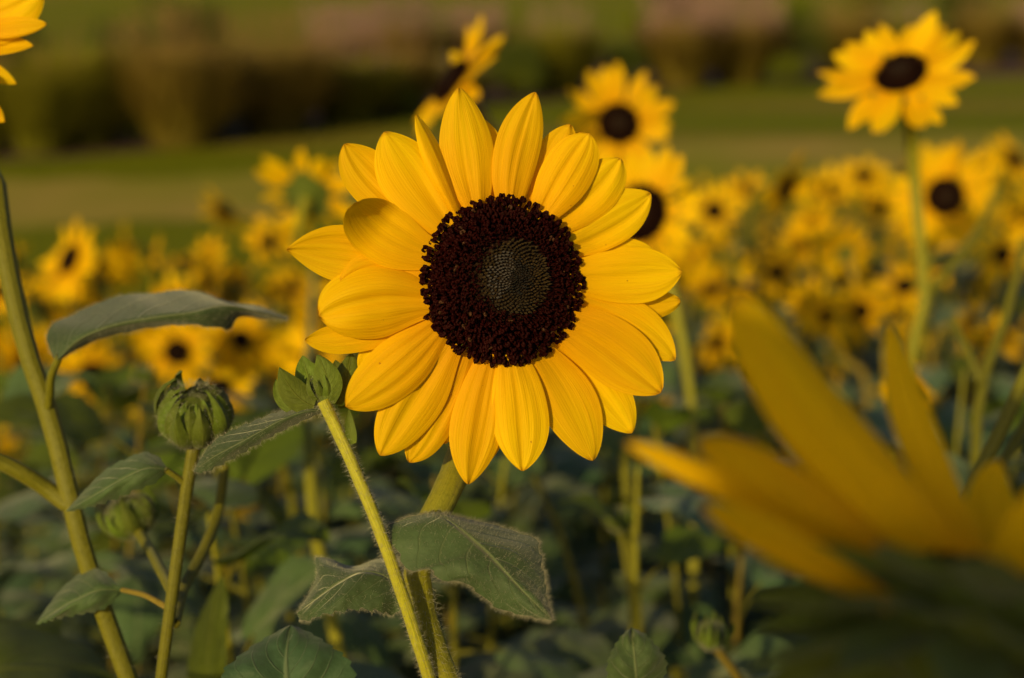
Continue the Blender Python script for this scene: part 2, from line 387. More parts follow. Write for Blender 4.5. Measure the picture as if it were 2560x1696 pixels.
for a_ in [(1, 345, 372, .55, 'small lime shrub glowing low in the gap of the left grasses', .3), (1, 1300, 258, .6, 'small lime shrub beside the round olive grass mound', .5), (1, 1010, 296, .5, 'small lime shrub at the foot of the grasses left of the sideways sunflower', .2),
           (1, 1960, 222, .6, 'small lime shrub right of the pinkish grass mounds', .3), (0, 320, 384, .6, 'dark shrub added to darken the gap between the tan plumed and brown clumps', .9), (0, 560, 364, .6, 'dark shrub added to darken the gap between the two brown clumps', .8),  # the dark gap shrubs are added to stand for shade between clumps
           (0, 925, 312, .6, 'dark shrub added to darken the gap left of the sideways sunflower', .9), (0, 1290, 262, .9, 'dark low shrub left of the round olive grass mound', .8), (0, 1560, 240, .8, 'dark low shrub right of the round olive mound', 1),
           (0, 480, 300, 1.5, 'dark green shrub at the back of the bed above the brown clumps', 6), (0, 330, 330, 1.2, 'dark shrub behind the gap in the left grasses', 3),
           (1, 1600, 150, 1.3, 'lime green shrub behind the pinkish grass mounds', 6),
           (0, 1960, 212, 1.25, 'dark green shrub right of the pinkish grass mounds', 1.0), (1, 1300, 170, 1.0, 'bright lime shrub behind the round olive mound', 6),
           (1, 1960, 130, 1.6, 'yellow green shrub high at the back right of the bed', 8), (0, 2400, 130, 1.8, 'dark shrub in the top right corner', 8),
           (0, 1680, 105, 2.0, 'dark shrub near the top edge above the pinkish mounds', 8), (1, 2150, 110, 1.9, 'olive shrub at the top edge left of the tall sunflower', 8),
           (0, 20, 300, 1.3, 'dark shrub behind the green grasses in the left corner', 4)]:
    place_shrub(*a_)

# ------------------------------------------------------------------ petals
def petal_profile(t, base=.5, q=.74, pk=.52):
    if t < pk:
        s = t/pk; return base+(1-base)*math.sin(s*math.pi/2)**1.1
    s = (t-pk)/(1-pk); return max(0, 1-s**2.15)**q
def petal_px(b, m, t, hw, dep, n=0, bend=0, cup=-.22, crease=3, seed=0, tilt=0, q=.74, pk=.52, base=.5, org=(0, 0, 0), curl=0, nu=30, nv=17, tipw=0, name='petal'):
    """petal traced on the flower: base, middle, tip in photo pixels; dep(px,py,n) -> metric depth with n pixels towards the viewer"""
    rg = random.Random(seed); b, m, t = (np.array(x, float) for x in (b, m, t)); c = 2*m-.5*(b+t)
    L = np.linalg.norm(t-b); V = []; UV = []; cr = [(rg.uniform(-.62, .62), rg.uniform(.05, .11), rg.uniform(.05, .12)) for _ in range(crease)]
    cr += [(rg.uniform(-.05, .05), .07, .06)]
    f1, f2, ph = rg.uniform(1, 2), rg.uniform(2, 4), rg.uniform(0, 6); asym = rg.uniform(-.06, .06)
    for i in range(nu):
        s = 1-(1-i/(nu-1))**1.25
        p = (1-s)**2*b+2*s*(1-s)*c+s*s*t; d = 2*(1-s)*(c-b)+2*s*(t-c); d /= np.linalg.norm(d)+1e-9; nn = np.array([-d[1], d[0]])
        w_ = hw*petal_profile(s, base, q, pk)*(1+.025*math.sin(9*s+ph))+tipw*math.exp(-((s-1)/.02)**2)
        for j in range(nv):
            v = -1+2*j/(nv-1); x = p+nn*w_*(v+asym*(1-v*v)*math.sin(math.pi*s))
            z = n*(.35+.65*min(1, s*3))+bend*(s**2)*L+cup*w_*(v*v)+tilt*v*w_
            z += curl*L*max(0, s-.55)**2
            fade = math.sin(math.pi*min(1, s*1.02))**.6
            for v0, sg, am in cr: z -= am*hw*math.exp(-((v-v0)/sg)**2)*fade*1.2
            z += hw*.05*math.sin(f1*3*s+ph+2*v)+hw*.03*math.sin(f2*v*2+ph*2+3*s)
            V.append(P(x[0], x[1], dep(x[0], x[1], z))-org); UV.append((s, .5+.5*v))
    return mk_mesh(name, V, grid_faces(nu, nv), M['petal'], UV)
def unit_petal(seed):
    """petal of length 1 along +X from the disc rim, facing +Z"""
    rg = random.Random(seed); V = []; UV = []; nu, nv = 14, 9; hw = rg.uniform(.145, .195); bend = rg.uniform(-.25, .2); cup = rg.uniform(-.4, .1); sw = rg.uniform(-.1, .1)
    cr = [(rg.uniform(-.6, .6), .12, .1) for _ in range(2)]; tw = rg.uniform(-.3, .3)
    for i in range(nu):
        s = 1-(1-i/(nu-1))**1.3; w_ = hw*petal_profile(s, .45, .88)
        for j in range(nv):
            v = -1+2*j/(nv-1); z = bend*s*s+cup*w_*v*v+tw*v*w_*s-sum(am*hw*math.exp(-((v-v0)/sg)**2) for v0, sg, am in cr)*math.sin(math.pi*s)
            V.append((s*(1-.12*abs(bend)), w_*v+sw*s*s, z)); UV.append((s, .5+.5*v))
    return mk_mesh('petal', V, grid_faces(nu, nv), M['petal'], UV)
UPET = [unit_petal(100+i) for i in range(9)]
def dome(R, h, rings=10, seg=28):
    V = []; F = []
    for i in range(rings+1):
        r = R*i/rings
        for k in range(seg): a = 2*math.pi*k/seg; V.append((r*math.cos(a), r*math.sin(a), h*(1-(r/R)**2)))
    for i in range(rings): F += [(i*seg+k, (i+1)*seg+k, (i+1)*seg+(k+1) % seg, i*seg+(k+1) % seg) for k in range(seg)]
    return V, F
def bract(L, hw, bend, nu=8, nv=5, cup=.35):
    V = []; UV = []
    for i in range(nu):
        s = i/(nu-1); w_ = hw*(math.sin(math.pi*min(1, .28+.5*s))**1.0 if s < .45 else max(0, 1-((s-.45)/.55)**1.5))
        for j in range(nv):
            v = -1+2*j/(nv-1); V.append((s*L, w_*v, bend*L*s*s+cup*w_*v*v)); UV.append((s, .5+.5*v))
    return np.array(V), grid_faces(nu, nv), UV
def calyx_mesh(R, seed, nb=16):
    rg = random.Random(seed); b = MB()
    V, F = dome(R*1.02, -R*.55, 6, 20); b.add(V, F)
    for ring, (k0, L, lift) in enumerate(((0, 1.0, -.10), (.5, .8, -.22))):
        for k in range(nb):
            a = 2*math.pi*(k+k0+rg.uniform(-.2, .2))/nb; V, F, UV = bract(R*L*rg.uniform(.8, 1.1), R*.22, rg.uniform(-.1, .35))
            c, s = math.cos(a), math.sin(a); x = V[:, 0]+R*.72; y = V[:, 1]
            z = V[:, 2]+lift*R-.1*R*(1-ring)
            b.add(np.stack([c*x-s*y, s*x+c*y, z], 1), F, UV)
    return b.mesh('calyx', M['bract'])
CAL = [calyx_mesh(1, 50+i) for i in range(2)]
def m_head_mesh():
    """dark disc of a field sunflower, radius .034, made of small open florets on a dome"""
    b = MB(); V, F = dome(.034, .013, 9, 26); b.add(V, F); rg = random.Random(4)
    for i in range(240):
        r = .034*math.sqrt((i+.5)/240); a = i*2.39996
        if r < .016: continue
        z = .013*(1-(r/.034)**2); d = nrm([math.cos(a)*(.2+.7*r/.034), math.sin(a)*(.2+.7*r/.034), 1]); p = np.array([r*math.cos(a), r*math.sin(a), z]); e = nrm(np.cross(d, [0, 0, 1]))*.0013; g = np.cross(d, e)
        q = p+d*.0055*rg.uniform(.7, 1.2)
        b.add([p-e, p+g, p+e, p-g, q-e*1.2, q+g*1.2, q+e*1.2, q-g*1.2], [(0, 1, 5, 4), (1, 2, 6, 5), (2, 3, 7, 6), (3, 0, 4, 7), (4, 5, 6, 7)])
    return b.mesh('flower_head', M['disc'])
HEAD = m_head_mesh()

def add_head(root, loc, N, R, npet, rg, droop=0, missing=0, disc=1):
    """flower head (disc) with petals and calyx as its sub-parts; loc in world, root at its own origin without rotation"""
    X, Y, Z = frame(N); rl = np.array(root.location)
    k = R/.083*disc
    h = link('flower_head', HEAD, root, mat4(X*k, Y*k, Z*k, np.array(loc)-rl))
    rd = .031; L0 = (R-rd*k)/k
    off = rg.uniform(0, 6.28)
    for i in range(npet):
        if rg.random() < missing: continue
        lay = i % 2; a = off+2*math.pi*(i+rg.uniform(-.28, .28))/npet; L = L0*rg.uniform(.82, 1.12)*(1 if lay == 0 else .95)
        el = R_(rg.uniform(-10, 14)-droop*rg.uniform(.6, 1.3)-(6 if lay else 0)); rw = rg.uniform(.9, 1.25)
        m = Matrix.Rotation(a, 4, 'Z') @ Matrix.Translation((rd*.9, 0, -.002-.0022*lay)) @ Matrix.Rotation(-el, 4, 'Y') @ Matrix.Rotation(R_(rg.uniform(-16, 16)), 4, 'X') @ Matrix.Diagonal((L, L*rw, L, 1))
        link('petal', rg.choice(UPET), h, m)
    link('calyx', rg.choice(CAL), h, Matrix.Translation((0, 0, -.004)) @ Matrix.Diagonal((.033, .033, .030, 1)))
    return h

# ------------------------------------------------------------------ leaves
def leaf_mesh(seed, mat):
    """leaf with petiole, length about 1, from the stem outwards along +X"""
    rg = random.Random(seed); b = MB()
    a0, a1 = R_(rg.uniform(15, 55)), R_(rg.uniform(-75, -15)); pl = rg.uniform(.28, .45); n = 13
    th = np.linspace(0, 1, 40); ang = a0+(a1-a0)*np.clip((th-.15)/.85, 0, 1)**1.1
    cx = np.concatenate([[0], np.cumsum(np.cos(ang[:-1])/39*(1+pl))]); cz = np.concatenate([[0], np.cumsum(np.sin(ang[:-1])/39*(1+pl))])
    at = lambda s: np.array([np.interp(s, th, cx), 0, np.interp(s, th, cz)])
    s0 = pl/(1+pl); b.add(*tube([at(0), at(s0*.5), at(s0*1.05)], [.022, .016, .013], 5, 6), mi=1)
    fold = rg.uniform(-.35, .45); und = rg.uniform(.02, .05); wd = rg.uniform(.30, .40); ph = rg.uniform(0, 6); twist = rg.uniform(-.25, .25)
    V = []; UV = []; nv = 11
    for i in range(n*2):
        t = i/(n*2-1); p = at(s0+(1-s0)*t)
        p[1] += twist*t*t*.5
        ww = wd*((t/.3)**.55 if t < .3 else 1-((t-.3)/.7)**1.5*.995)
        if t < .3: ww = wd*(.12+.88*math.sin(t/.3*math.pi/2)**.8)
        ser = 1+.05*(1 if i % 3 == 0 else (-.4 if i % 3 == 1 else .2))
        a = np.interp(s0+(1-s0)*t, th, ang); up = np.array([-math.sin(a), 0, math.cos(a)])
        for j in range(nv):
            v = -1+2*j/(nv-1); q = p+np.array([0, v*ww*(ser if abs(v) > .85 else 1), 0])
            back = -.16*wd*abs(v)*max(0, 1-t/.18) if t < .18 else 0
            q = q+np.array([math.cos(a), 0, math.sin(a)])*back
            q = q+up*(fold*ww*abs(v)**1.4+und*math.sin(11*t+ph+2*v)*abs(v)-.012*math.exp(-(v/.12)**2)+.012*math.sin(20*(t-.25*abs(v)))*(1-abs(v)*.5))
            V.append(q); UV.append((t, .5+.5*v))
    b.add(V, grid_faces(n*2, nv), UV, 0)
    return b.mesh('leaf', [M[mat], M['stem']])
LV = {k: [leaf_mesh(200+i+50*j, k) for i in range(7)] for j, k in enumerate(('leaf', 'leaf_dim', 'leaf_bright'))}
def add_leaf(root, p, az, sc, rg, kind='leaf', roll=0, pit=0):
    m = Matrix.Translation(Vector(np.array(p)-np.array(root.location))) @ Matrix.Rotation(az, 4, 'Z') @ Matrix.Rotation(pit, 4, 'Y') @ Matrix.Rotation(roll, 4, 'X') @ Matrix.Diagonal((sc, sc, sc, 1))
    return link('leaf', rg.choice(LV[kind]), root, m)
def resample(poly, n): return spline(poly, n)
def leaf_px(name, left, mid, right, mat, org, pillow=.006, ser=.0011, nu=40, nh=7, und=.0015, seed=0, tooth=9):
    """blade lofted between its two edges over its midrib; each point is (px, py, depth)"""
    rg = random.Random(seed)
    f = lambda pl: resample([P(*q) for q in pl], nu)
    A, Mi, B = f(left), f(mid), f(right); V = []; UV = []; ph = rg.uniform(0, 6)
    for i in range(nu):
        t = i/(nu-1); fade = math.sin(math.pi*t)**.5
        nA = nrm(A[i]-Mi[i]); nB = nrm(B[i]-Mi[i]); to = nrm(CAM-Mi[i])
        k = (i % (nu//tooth))/(nu//tooth); sr = ser*fade*(1-2*k)
        for j in range(-nh, nh+1):
            s = abs(j)/nh; E, nE = (A, nA) if j < 0 else (B, nB)
            q = Mi[i]*(1-s)+E[i]*s+nE*sr*(s**6)
            q = q+to*(pillow*fade*math.sin(math.pi*s*.9)*(.7+.3*math.sin(17*(t-.3*s)+ph))-.0006*math.exp(-(s/.09)**2)+und*math.sin(9*t+ph+(2 if j < 0 else 0))*s)
            V.append(q-org); UV.append((t, .5+.5*j/nh))
    return mk_mesh(name, V, grid_faces(nu, 2*nh+1), mat, UV), np.array(V).reshape(nu, 2*nh+1, 3)
def leaf_hair(root, grid, n, rg, length=.0022, edge=.4, parent=None):
    nu, nv, _ = grid.shape
    def surf(r):
        if r.random() < edge: i = r.randrange(1, nu-1); j = r.choice((0, nv-1))
        else: i = r.randrange(1, nu-1); j = r.randrange(0, nv)
        a, b = grid[max(0, i-1), j], grid[min(nu-1, i+1), j]; c, d = grid[i, max(0, j-1)], grid[i, min(nv-1, j+1)]
        nn = nrm(np.cross(b-a, d-c))
        if np.dot(nn, -FW) < 0: nn = -nn
        i2 = min(nu-1, i+1); f = r.random(); p = grid[i, j]*(1-f)+grid[i2, j]*f
        j2 = min(nv-1, j+1); g = r.random() if j not in (0, nv-1) else 0; p = p*(1-g)+(grid[i, j2]*(1-f)+grid[i2, j2]*f)*g
        if j in (0, nv-1): nn = nrm(nn*.5+nrm(grid[i, j]-grid[i, nv//2])*1.0)
        return p, nn
    V, F = hairs(surf, n, length, .000032, rg)
    return link('leaf_hair', mk_mesh('leaf_hair', V, F, M['hair']), parent, kind='stuff')
def stem_hair(pts, radii, n, rg, length, org, parent, t0=0, t1=1, width=.000042):
    c = spline(pts, 60); T = np.gradient(c, axis=0)
    def surf(r):
        t = r.uniform(t0, t1)*59; i = min(58, int(t)); f = t-i; p = c[i]*(1-f)+c[i+1]*f; d = nrm(T[i])
        u = nrm(np.cross(d, [r.gauss(0, 1) for _ in range(3)])); rad = np.interp(t/59, np.linspace(0, 1, len(radii)), radii)
        return p+u*rad*.97-org, u
    V, F = hairs(surf, n, length, width, rg)
    return link('stem_hair', mk_mesh('stem_hair', V, F, M['hair']), parent, kind='stuff')
def stem_px(root, way, rpx, mat='stem', sides=12, name='stem', n=None, hair=0, hl=.003, seed=0, t0=0, t1=1):
    """way: (px,py,depth) or world arrays; rpx: radii in metres"""
    pts = [P(*q) if isinstance(q, tuple) else np.array(q) for q in way]; org = np.array(root.location)
    V, F, UV = tube([p-org for p in pts], rpx, sides, n or max(14, 6*len(pts)), wob=.03)
    o = link(name, mk_mesh(name, V, F, M[mat], UV), root)
    if hair: stem_hair(pts, rpx, hair, random.Random(seed), hl, org, o, t0, t1)
    return o, pts
def bud(root, loc, N, R, nb, rg, rings=3, open_=0., seed=0, wide=.42):
    """closed green bud: receptacle with overlapping bracts as sub-parts"""
    X, Y, Z = frame(N); rl = np.array(root.location)
    V = []; seg = 16; rows = 9; F = []
    for i in range(rows):
        ph = math.pi*i/(rows-1); rr = .80*R*math.sin(ph)**.9; z = -R*.62*math.cos(ph)
        for k in range(seg): a = 2*math.pi*k/seg; V.append((rr*math.cos(a), rr*math.sin(a), z))
    F = [(i*seg+k, i*seg+(k+1) % seg, (i+1)*seg+(k+1) % seg, (i+1)*seg+k) for i in range(rows-1) for k in range(seg)]
    h = link('bud', mk_mesh('bud', V, F, M['bract']), root, mat4(X, Y, Z, np.array(loc)-rl))
    for ring in range(rings):
        for k in range(nb):
            a = 2*math.pi*(k+.5*(ring % 2)+rg.uniform(-.15, .15))/nb; V = []; UV = []; nu, nv = 10, 7
            L = rg.uniform(.85, 1.15)*(1-.1*ring); op = open_+rg.uniform(-.08, .16)+.22*(ring == 0)*(rg.random() < .7)
            for i in range(nu):
                s = i/(nu-1); th = R_(-75+ring*16)+s*R_(125)*L; rad = R*(.92+.05*(rings-ring)-.03*ring+op*s*s*1.2+.1*max(0, s-.8))
                w_ = wide*R*(.75+.5*s if s < .45 else 1.0*max(0, 1-((s-.45)/.55)**1.25))
                rr = rad*math.cos(th); z = rad*.85*math.sin(th)
                for j in range(nv):
                    v = -1+2*j/(nv-1); aa = a+v*w_/max(.3*R, abs(rr)+.25*R); r2 = abs(rr)-.10*R*v*v+.05*R*math.exp(-(v/.25)**2)
                    V.append((r2*math.cos(aa), r2*math.sin(aa), z+.04*R*v*v)); UV.append((s, .5+.5*v))
            link('bract', mk_mesh('bract', V, grid_faces(nu, nv), M['bract'], UV), h)
    def surf(r):
        u = nrm([r.gauss(0, 1) for _ in range(3)]); return u*R*np.array([1, 1, .9]), u
    V, F = hairs(surf, 1500, R*.26, .00006, rg); link('bud_hair', mk_mesh('bud_hair', V, F, M['hair']), h, kind='stuff')
    return h

# ------------------------------------------------------------------ the large sunflower
s6 = .6/FPX
CX, CY = 1255, 703
YAW = R_(15)
dep6 = lambda px, py, n=0: .6+(px-CX)*s6*math.tan(YAW)-n*s6
C6 = P(CX, CY, .6)
N6 = nrm(-FW*math.cos(YAW)+RT*math.sin(YAW)); X6 = nrm(np.cross(UP, N6)); Y6 = np.cross(N6, X6)
base6 = P(1150, 1760, .62); root6 = empty('sunflower', (base6[0], base6[1], 0)); org6 = np.array(root6.location)
tag(root6, 'large sharp sunflower with wide dark disc, in the centre', 'sunflower', 'sunflowers in the field')
Rd = 167*s6
V, F = dome(Rd*1.03, Rd*.42, 12, 40)
head6 = link('flower_head', mk_mesh('flower_head', V, F, M['disc']), root6, mat4(X6, Y6, N6, C6-org6-N6*.001))
inv6 = mat4(X6, Y6, N6, C6-N6*.001).inverted()
PET = [  # base, mid, tip, half width, layer, options
 ((1192, 520), (1168, 385), (1147, 220), 66, 4, dict(cup=-.3, crease=4)),
 ((1215, 520), (1222, 410), (1203, 297), 46, -36, dict()),
 ((1172, 530), (1138, 440), (1118, 350), 34, -18, dict(cup=.1)),
 ((1274, 520), (1290, 385), (1339, 231), 58, 8, dict(cup=-.3, crease=4)),
 ((1330, 530), (1378, 420), (1426, 312), 56, -24, dict()),
 ((1345, 535), (1405, 430), (1452, 330), 44, -44, dict()),
 ((1345, 548), (1420, 430), (1473, 334), 66, 5, dict(cup=-.25, tilt=.1)),
 ((1375, 572), (1482, 480), (1552, 397), 62, -13, dict(cup=-.15)),
 ((1400, 612), (1512, 558), (1627, 484), 66, -22, dict(cup=-.12, q=.72)),
 ((1420, 660), (1530, 634), (1634, 628), 38, -42, dict()),
 ((1425, 690), (1570, 690), (1704, 680), 71, 2, dict(cup=-.14, q=.72)),
 ((1420, 740), (1570, 762), (1701, 752), 44, -34, dict(q=.6)),
 ((1420, 745), (1565, 806), (1687, 901), 62, -15, dict(cup=-.12, q=.75)),
 ((1395, 800), (1522, 872), (1652, 982), 82, 4, dict(cup=-.12, q=.66)),
 ((1380, 850), (1490, 960), (1580, 1083), 64, -38, dict(cup=-.1)),
 ((1328, 868), (1418, 1000), (1482, 1152), 70, -16, dict(cup=-.16)),
 ((1275, 885), (1300, 1030), (1306, 1178), 72, 4, dict(cup=-.22, crease=4)),
 ((1232, 885), (1195, 1045), (1170, 1211), 66, -6, dict(cup=-.25, crease=5)),
 ((1250, 885), (1215, 1040), (1185, 1180), 58, -36, dict()),
 ((1165, 870), (1090, 1035), (1022, 1156), 56, -30, dict()),
 ((1190, 880), (1140, 1000), (1110, 1110), 44, -48, dict()),
 ((1125, 865), (1035, 1000), (950, 1139), 72, -12, dict(cup=-.14, q=.74)),
 ((1095, 822), (985, 925), (864, 1017), 72, 8, dict(cup=-.3, crease=4)),
 ((1080, 790), (905, 838), (762, 851), 42, -30, dict(cup=-.1)),
 ((1075, 752), (925, 756), (797, 790), 92, 14, dict(cup=-.35, curl=-.5, q=.60, crease=4, bend=.02)),
 ((1075, 690), (890, 640), (717, 624), 72, -18, dict(cup=-.1, crease=6, q=.9)),
 ((1080, 720), (960, 668), (850, 705), 44, -8, dict(cup=-.1, crease=4)),
 ((1090, 640), (968, 590), (886, 508), 76, 9, dict(cup=-.12, curl=2.2, q=.5, pk=.60, bend=.02, crease=1)),
 ((1120, 570), (1030, 452), (961, 330), 76, 7, dict(cup=-.16, q=.74, crease=2)),
 ((1095, 590), (950, 470), (861, 360), 66, -24, dict(cup=-.12, q=.74, crease=2)),
 ((1150, 545), (1092, 415), (1040, 288), 27, 18, dict(cup=-.9, crease=1, tilt=-.7)),
 ((1240, 520), (1255, 420), (1270, 380), 40, -50, dict()),
 ((1410, 780), (1500, 850), (1570, 930), 50, -46, dict()),
 ((1060, 820), (960, 880), (900, 930), 45, -46, dict()),
 ((1150, 550), (1060, 470), (1010, 400), 45, -44, dict()),
]
hm6 = mat4(X6, Y6, N6, C6-N6*.001)
for i, (b, m, t, hw, n, kw) in enumerate(PET):
    me = petal_px(b, m, t, hw, dep6, n*1.3, seed=300+i, org=np.zeros(3), tipw=2.2, **kw)
    me.transform(inv6); link('petal', me, head6)
# calyx behind the head
for ring in range(2):
    for k in range(15):
        a = 2*math.pi*(k+.5*ring)/15; V, F, UV = bract(rnd.uniform(.026, .034), .0085, -.1, 10, 7)
        m = Matrix.Rotation(a, 4, 'Z') @ Matrix.Translation((.022, 0, -.0135-.004*ring)) @ Matrix.Rotation(R_(8+8*ring), 4, 'Y')
        link('bract', mk_mesh('bract', V, F, M['bract'], UV), head6, m)
V, F = dome(.033, -.022, 8, 28); link('receptacle', mk_mesh('receptacle', V, F, M['bract']), head6, Matrix.Translation((0, 0, -.009)))
# florets on the disc
def floret_open(rg, L, r0):
    """open floret: tube with two curled stigma lobes; axis +Z, x = outward"""
    b = MB(); lean = rg.uniform(-.1, .25)
    pts = [(0, 0, 0), (.06*L, 0, .45*L), (lean*L*.5, rg.uniform(-.1, .1)*L, .8*L)]
    b.add(*tube(pts, [r0*.75, r0*.8, r0*1.05], 5, 5))
    e = np.array(pts[-1])
    for sgn in (-1, 1):
        a = rg.uniform(0, 6.28); d = np.array([math.cos(a)*sgn, math.sin(a)*sgn, 0])
        lob = [e, e+d*r0*.7+np.array([0, 0, .16*L]), e+d*r0*1.7+np.array([0, 0, .17*L]), e+d*r0*2.0+np.array([0, 0, .03*L])]
        b.add(*tube(lob, [r0*.8, r0*.9, r0*1.0, r0*1.05], 5, 6))
    return b
def floret_bud(rg, L, r0):
    b = MB(); b.add(*tube([(0, 0, 0), (0, 0, L*.5), (-.22*L, 0, L)], [r0, r0*1.1, r0*.15], 5, 5)); return b
rg6 = random.Random(77); NF = 1500
VO = [floret_open(rg6, 40*s6*rg6.uniform(.8, 1.2), 3.1*s6) for _ in range(9)]
VOm = [b.mesh('floret', M['floret']) for b in VO]
VB = [floret_bud(rg6, 19*s6*k, 2.9*s6) for k in (.8, 1, 1.2)]
packs = {'floret': MB(), 'floret_tan': MB(), 'bud_dark': MB(), 'bud_olive': MB()}
ga = math.pi*(3-math.sqrt(5))
M['bud_highlight'] = m_simple('floret_lilac_highlight', (.040, .033, .034), (.085, .070, .076), 300, .5, 0, None, .3, .05); packs['bud_highlight'] = MB()  # sunlit highlight on the disc's left side, put into the floret colour
def put(key, src, p, X, Y, ax, sc):
    v = np.concatenate(src.V); packs[key].add(p+(v[:, :1]*X+v[:, 1:2]*Y+v[:, 2:]*ax)*sc, src.F)
for i in range(NF):
    rr = Rd*math.sqrt((i+.5)/NF); an = i*ga; f = rr/Rd; c, s = math.cos(an), math.sin(an)
    fe = math.hypot(f*c-.12, f*s-.05)+rg6.gauss(0, .035)
    if fe < .53: continue
    z = Rd*.42*(1-f*f); nn = nrm([2*.42*f*c, 2*.42*f*s, 1]); rad = np.array([c, s, 0])
    ax = nrm(nn*(1.25-.65*max(0, f-.6)/.4)+rad*(.05+1.0*max(0, f-.68)/.32)+.16*np.array([rg6.gauss(0, 1) for _ in range(3)]))
    if f < .68: ax = nrm(ax-rad*.15)
    sc = (.42+.58*min(1, max(0, (fe-.50)/.30)))*(1.22 if f > .94 else 1); b = rg6.randrange(len(VO))
    X = nrm(rad-ax*np.dot(rad, ax)); Y = np.cross(ax, X); p = np.array([rr*c, rr*s, z-.0006])
    if i >= NF-230:
        link('floret', VOm[b], head6, mat4(X*sc, Y*sc, ax*sc, p)); continue
    put('floret' if rg6.random() < .975 else 'floret_tan', VO[b], p, X, Y, ax, sc)
NI = 470
for i in range(NI):      # closed florets: finer towards the middle, in spirals
    g_ = .60*((i+.5)/NI)**.64; an = i*ga; x, y = g_*math.cos(an)+.12*(1-g_*.6), g_*math.sin(an)+.05*(1-g_*.6); f = math.hypot(x, y)
    if math.hypot(x-.12, y-.05) > .57+rg6.gauss(0, .02): continue
    c, s = x/max(f, 1e-6), y/max(f, 1e-6); z = Rd*(.42*(1-f*f)+.03*(1-(g_/.6)**2)); nn = nrm([2*.42*x, 2*.42*y, 1])
    inw = np.array([-math.cos(an), -math.sin(an), 0]); ax = nrm(nn+inw*.55+.05*np.array([rg6.gauss(0, 1) for _ in range(3)]))
    X = nrm(inw-ax*np.dot(inw, ax)); Y = np.cross(ax, X); sc = .34+1.35*g_
    left = math.cos(an-2.9) > .35 and .10 < g_ < .42
    key = 'bud_highlight' if left and rg6.random() < .9 else 'bud_dark' if g_ < .2+.16*rg6.random() else 'bud_olive'
    put(key, VB[rg6.randrange(3)], np.array([x*Rd, y*Rd, z-.0005]), X, Y, ax, sc)
for k, b in packs.items(): link('disc_florets', b.mesh('disc_florets', M[k]), head6, kind='stuff')
# stem of the large sunflower
R6 = 25*s6
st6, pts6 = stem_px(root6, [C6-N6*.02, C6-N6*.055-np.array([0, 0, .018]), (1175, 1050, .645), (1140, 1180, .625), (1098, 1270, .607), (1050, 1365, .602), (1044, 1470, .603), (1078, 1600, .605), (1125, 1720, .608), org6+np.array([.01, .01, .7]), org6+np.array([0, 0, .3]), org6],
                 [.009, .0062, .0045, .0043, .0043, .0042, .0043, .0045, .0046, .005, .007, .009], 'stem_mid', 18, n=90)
stem_hair(pts6, [.009, .0062, .0045, .0043, .0041, .0038, .0037, .0039, .0042, .005, .007, .009], 12000, random.Random(5), .0046, org6, st6, .1, .62, .00006)
# large hanging leaf
D = lambda pts, f: [(x, y, f(x, y)) for x, y in pts]
fl = lambda x, y: .588-.00006*(x-1080)+.00004*(y-1280)
me, g = leaf_px('leaf', [(1085, 1281, .596)]+[(x, y, d) for x, y, d in ((1010, 1298, .592), (966, 1322, .588), (975, 1352, .584), (995, 1379, .582), (1026, 1429, .578), (1076, 1424, .575), (1114, 1454, .574), (1148, 1452, .574), (1194, 1479, .573), (1240, 1517, .571), (1309, 1538, .567), (1382, 1553, .560))],
                [(1088, 1281, .596), (1137, 1312, .585), (1206, 1371, .576), (1290, 1460, .568), (1382, 1553, .560)],
                [(1090, 1281, .598), (1137, 1290, .600), (1190, 1303, .602), (1240, 1314, .603), (1300, 1334, .602), (1345, 1352, .600), (1345, 1370, .595), (1352, 1390, .592), (1353, 1415, .588), (1360, 1440, .584), (1366, 1490, .574), (1382, 1553, .560)],
                M['leaf_near'], org6, pillow=.004, ser=.0009, nu=60, nh=10, und=.0012, seed=3, tooth=12)
lf = link('leaf', me, root6); leaf_hair(root6, g, 7000, random.Random(8), .0024, .62, lf)
stem_px(root6, [(1072, 1330, .606), (1068, 1300, .605), (1086, 1282, .597)], [.0016, .0014, .0013], 'stem', 8, 'petiole')
# lower left leaf of the same plant
me, g = leaf_px('leaf', [(1010, 1470, .625), (985, 1392, .640), (940, 1400, .645), (880, 1416, .645), (830, 1400, .648), (795, 1393, .650), (792, 1440, .640), (770, 1490, .630), (742, 1534, .622)],
                [(1012, 1490, .620), (960, 1440, .620), (900, 1430, .620), (850, 1455, .618), (800, 1490, .618), (742, 1534, .620)],
                [(1010, 1520, .618), (985, 1535, .618), (950, 1528, .612), (900, 1522, .609), (850, 1528, .609), (800, 1538, .612), (765, 1552, .616), (748, 1548, .620)],
                M['leaf_near'], org6, pillow=.004, nu=48, nh=8, seed=4)
lf = link('leaf', me, root6); leaf_hair(root6, g, 2500, random.Random(9), .0020, .6, lf)
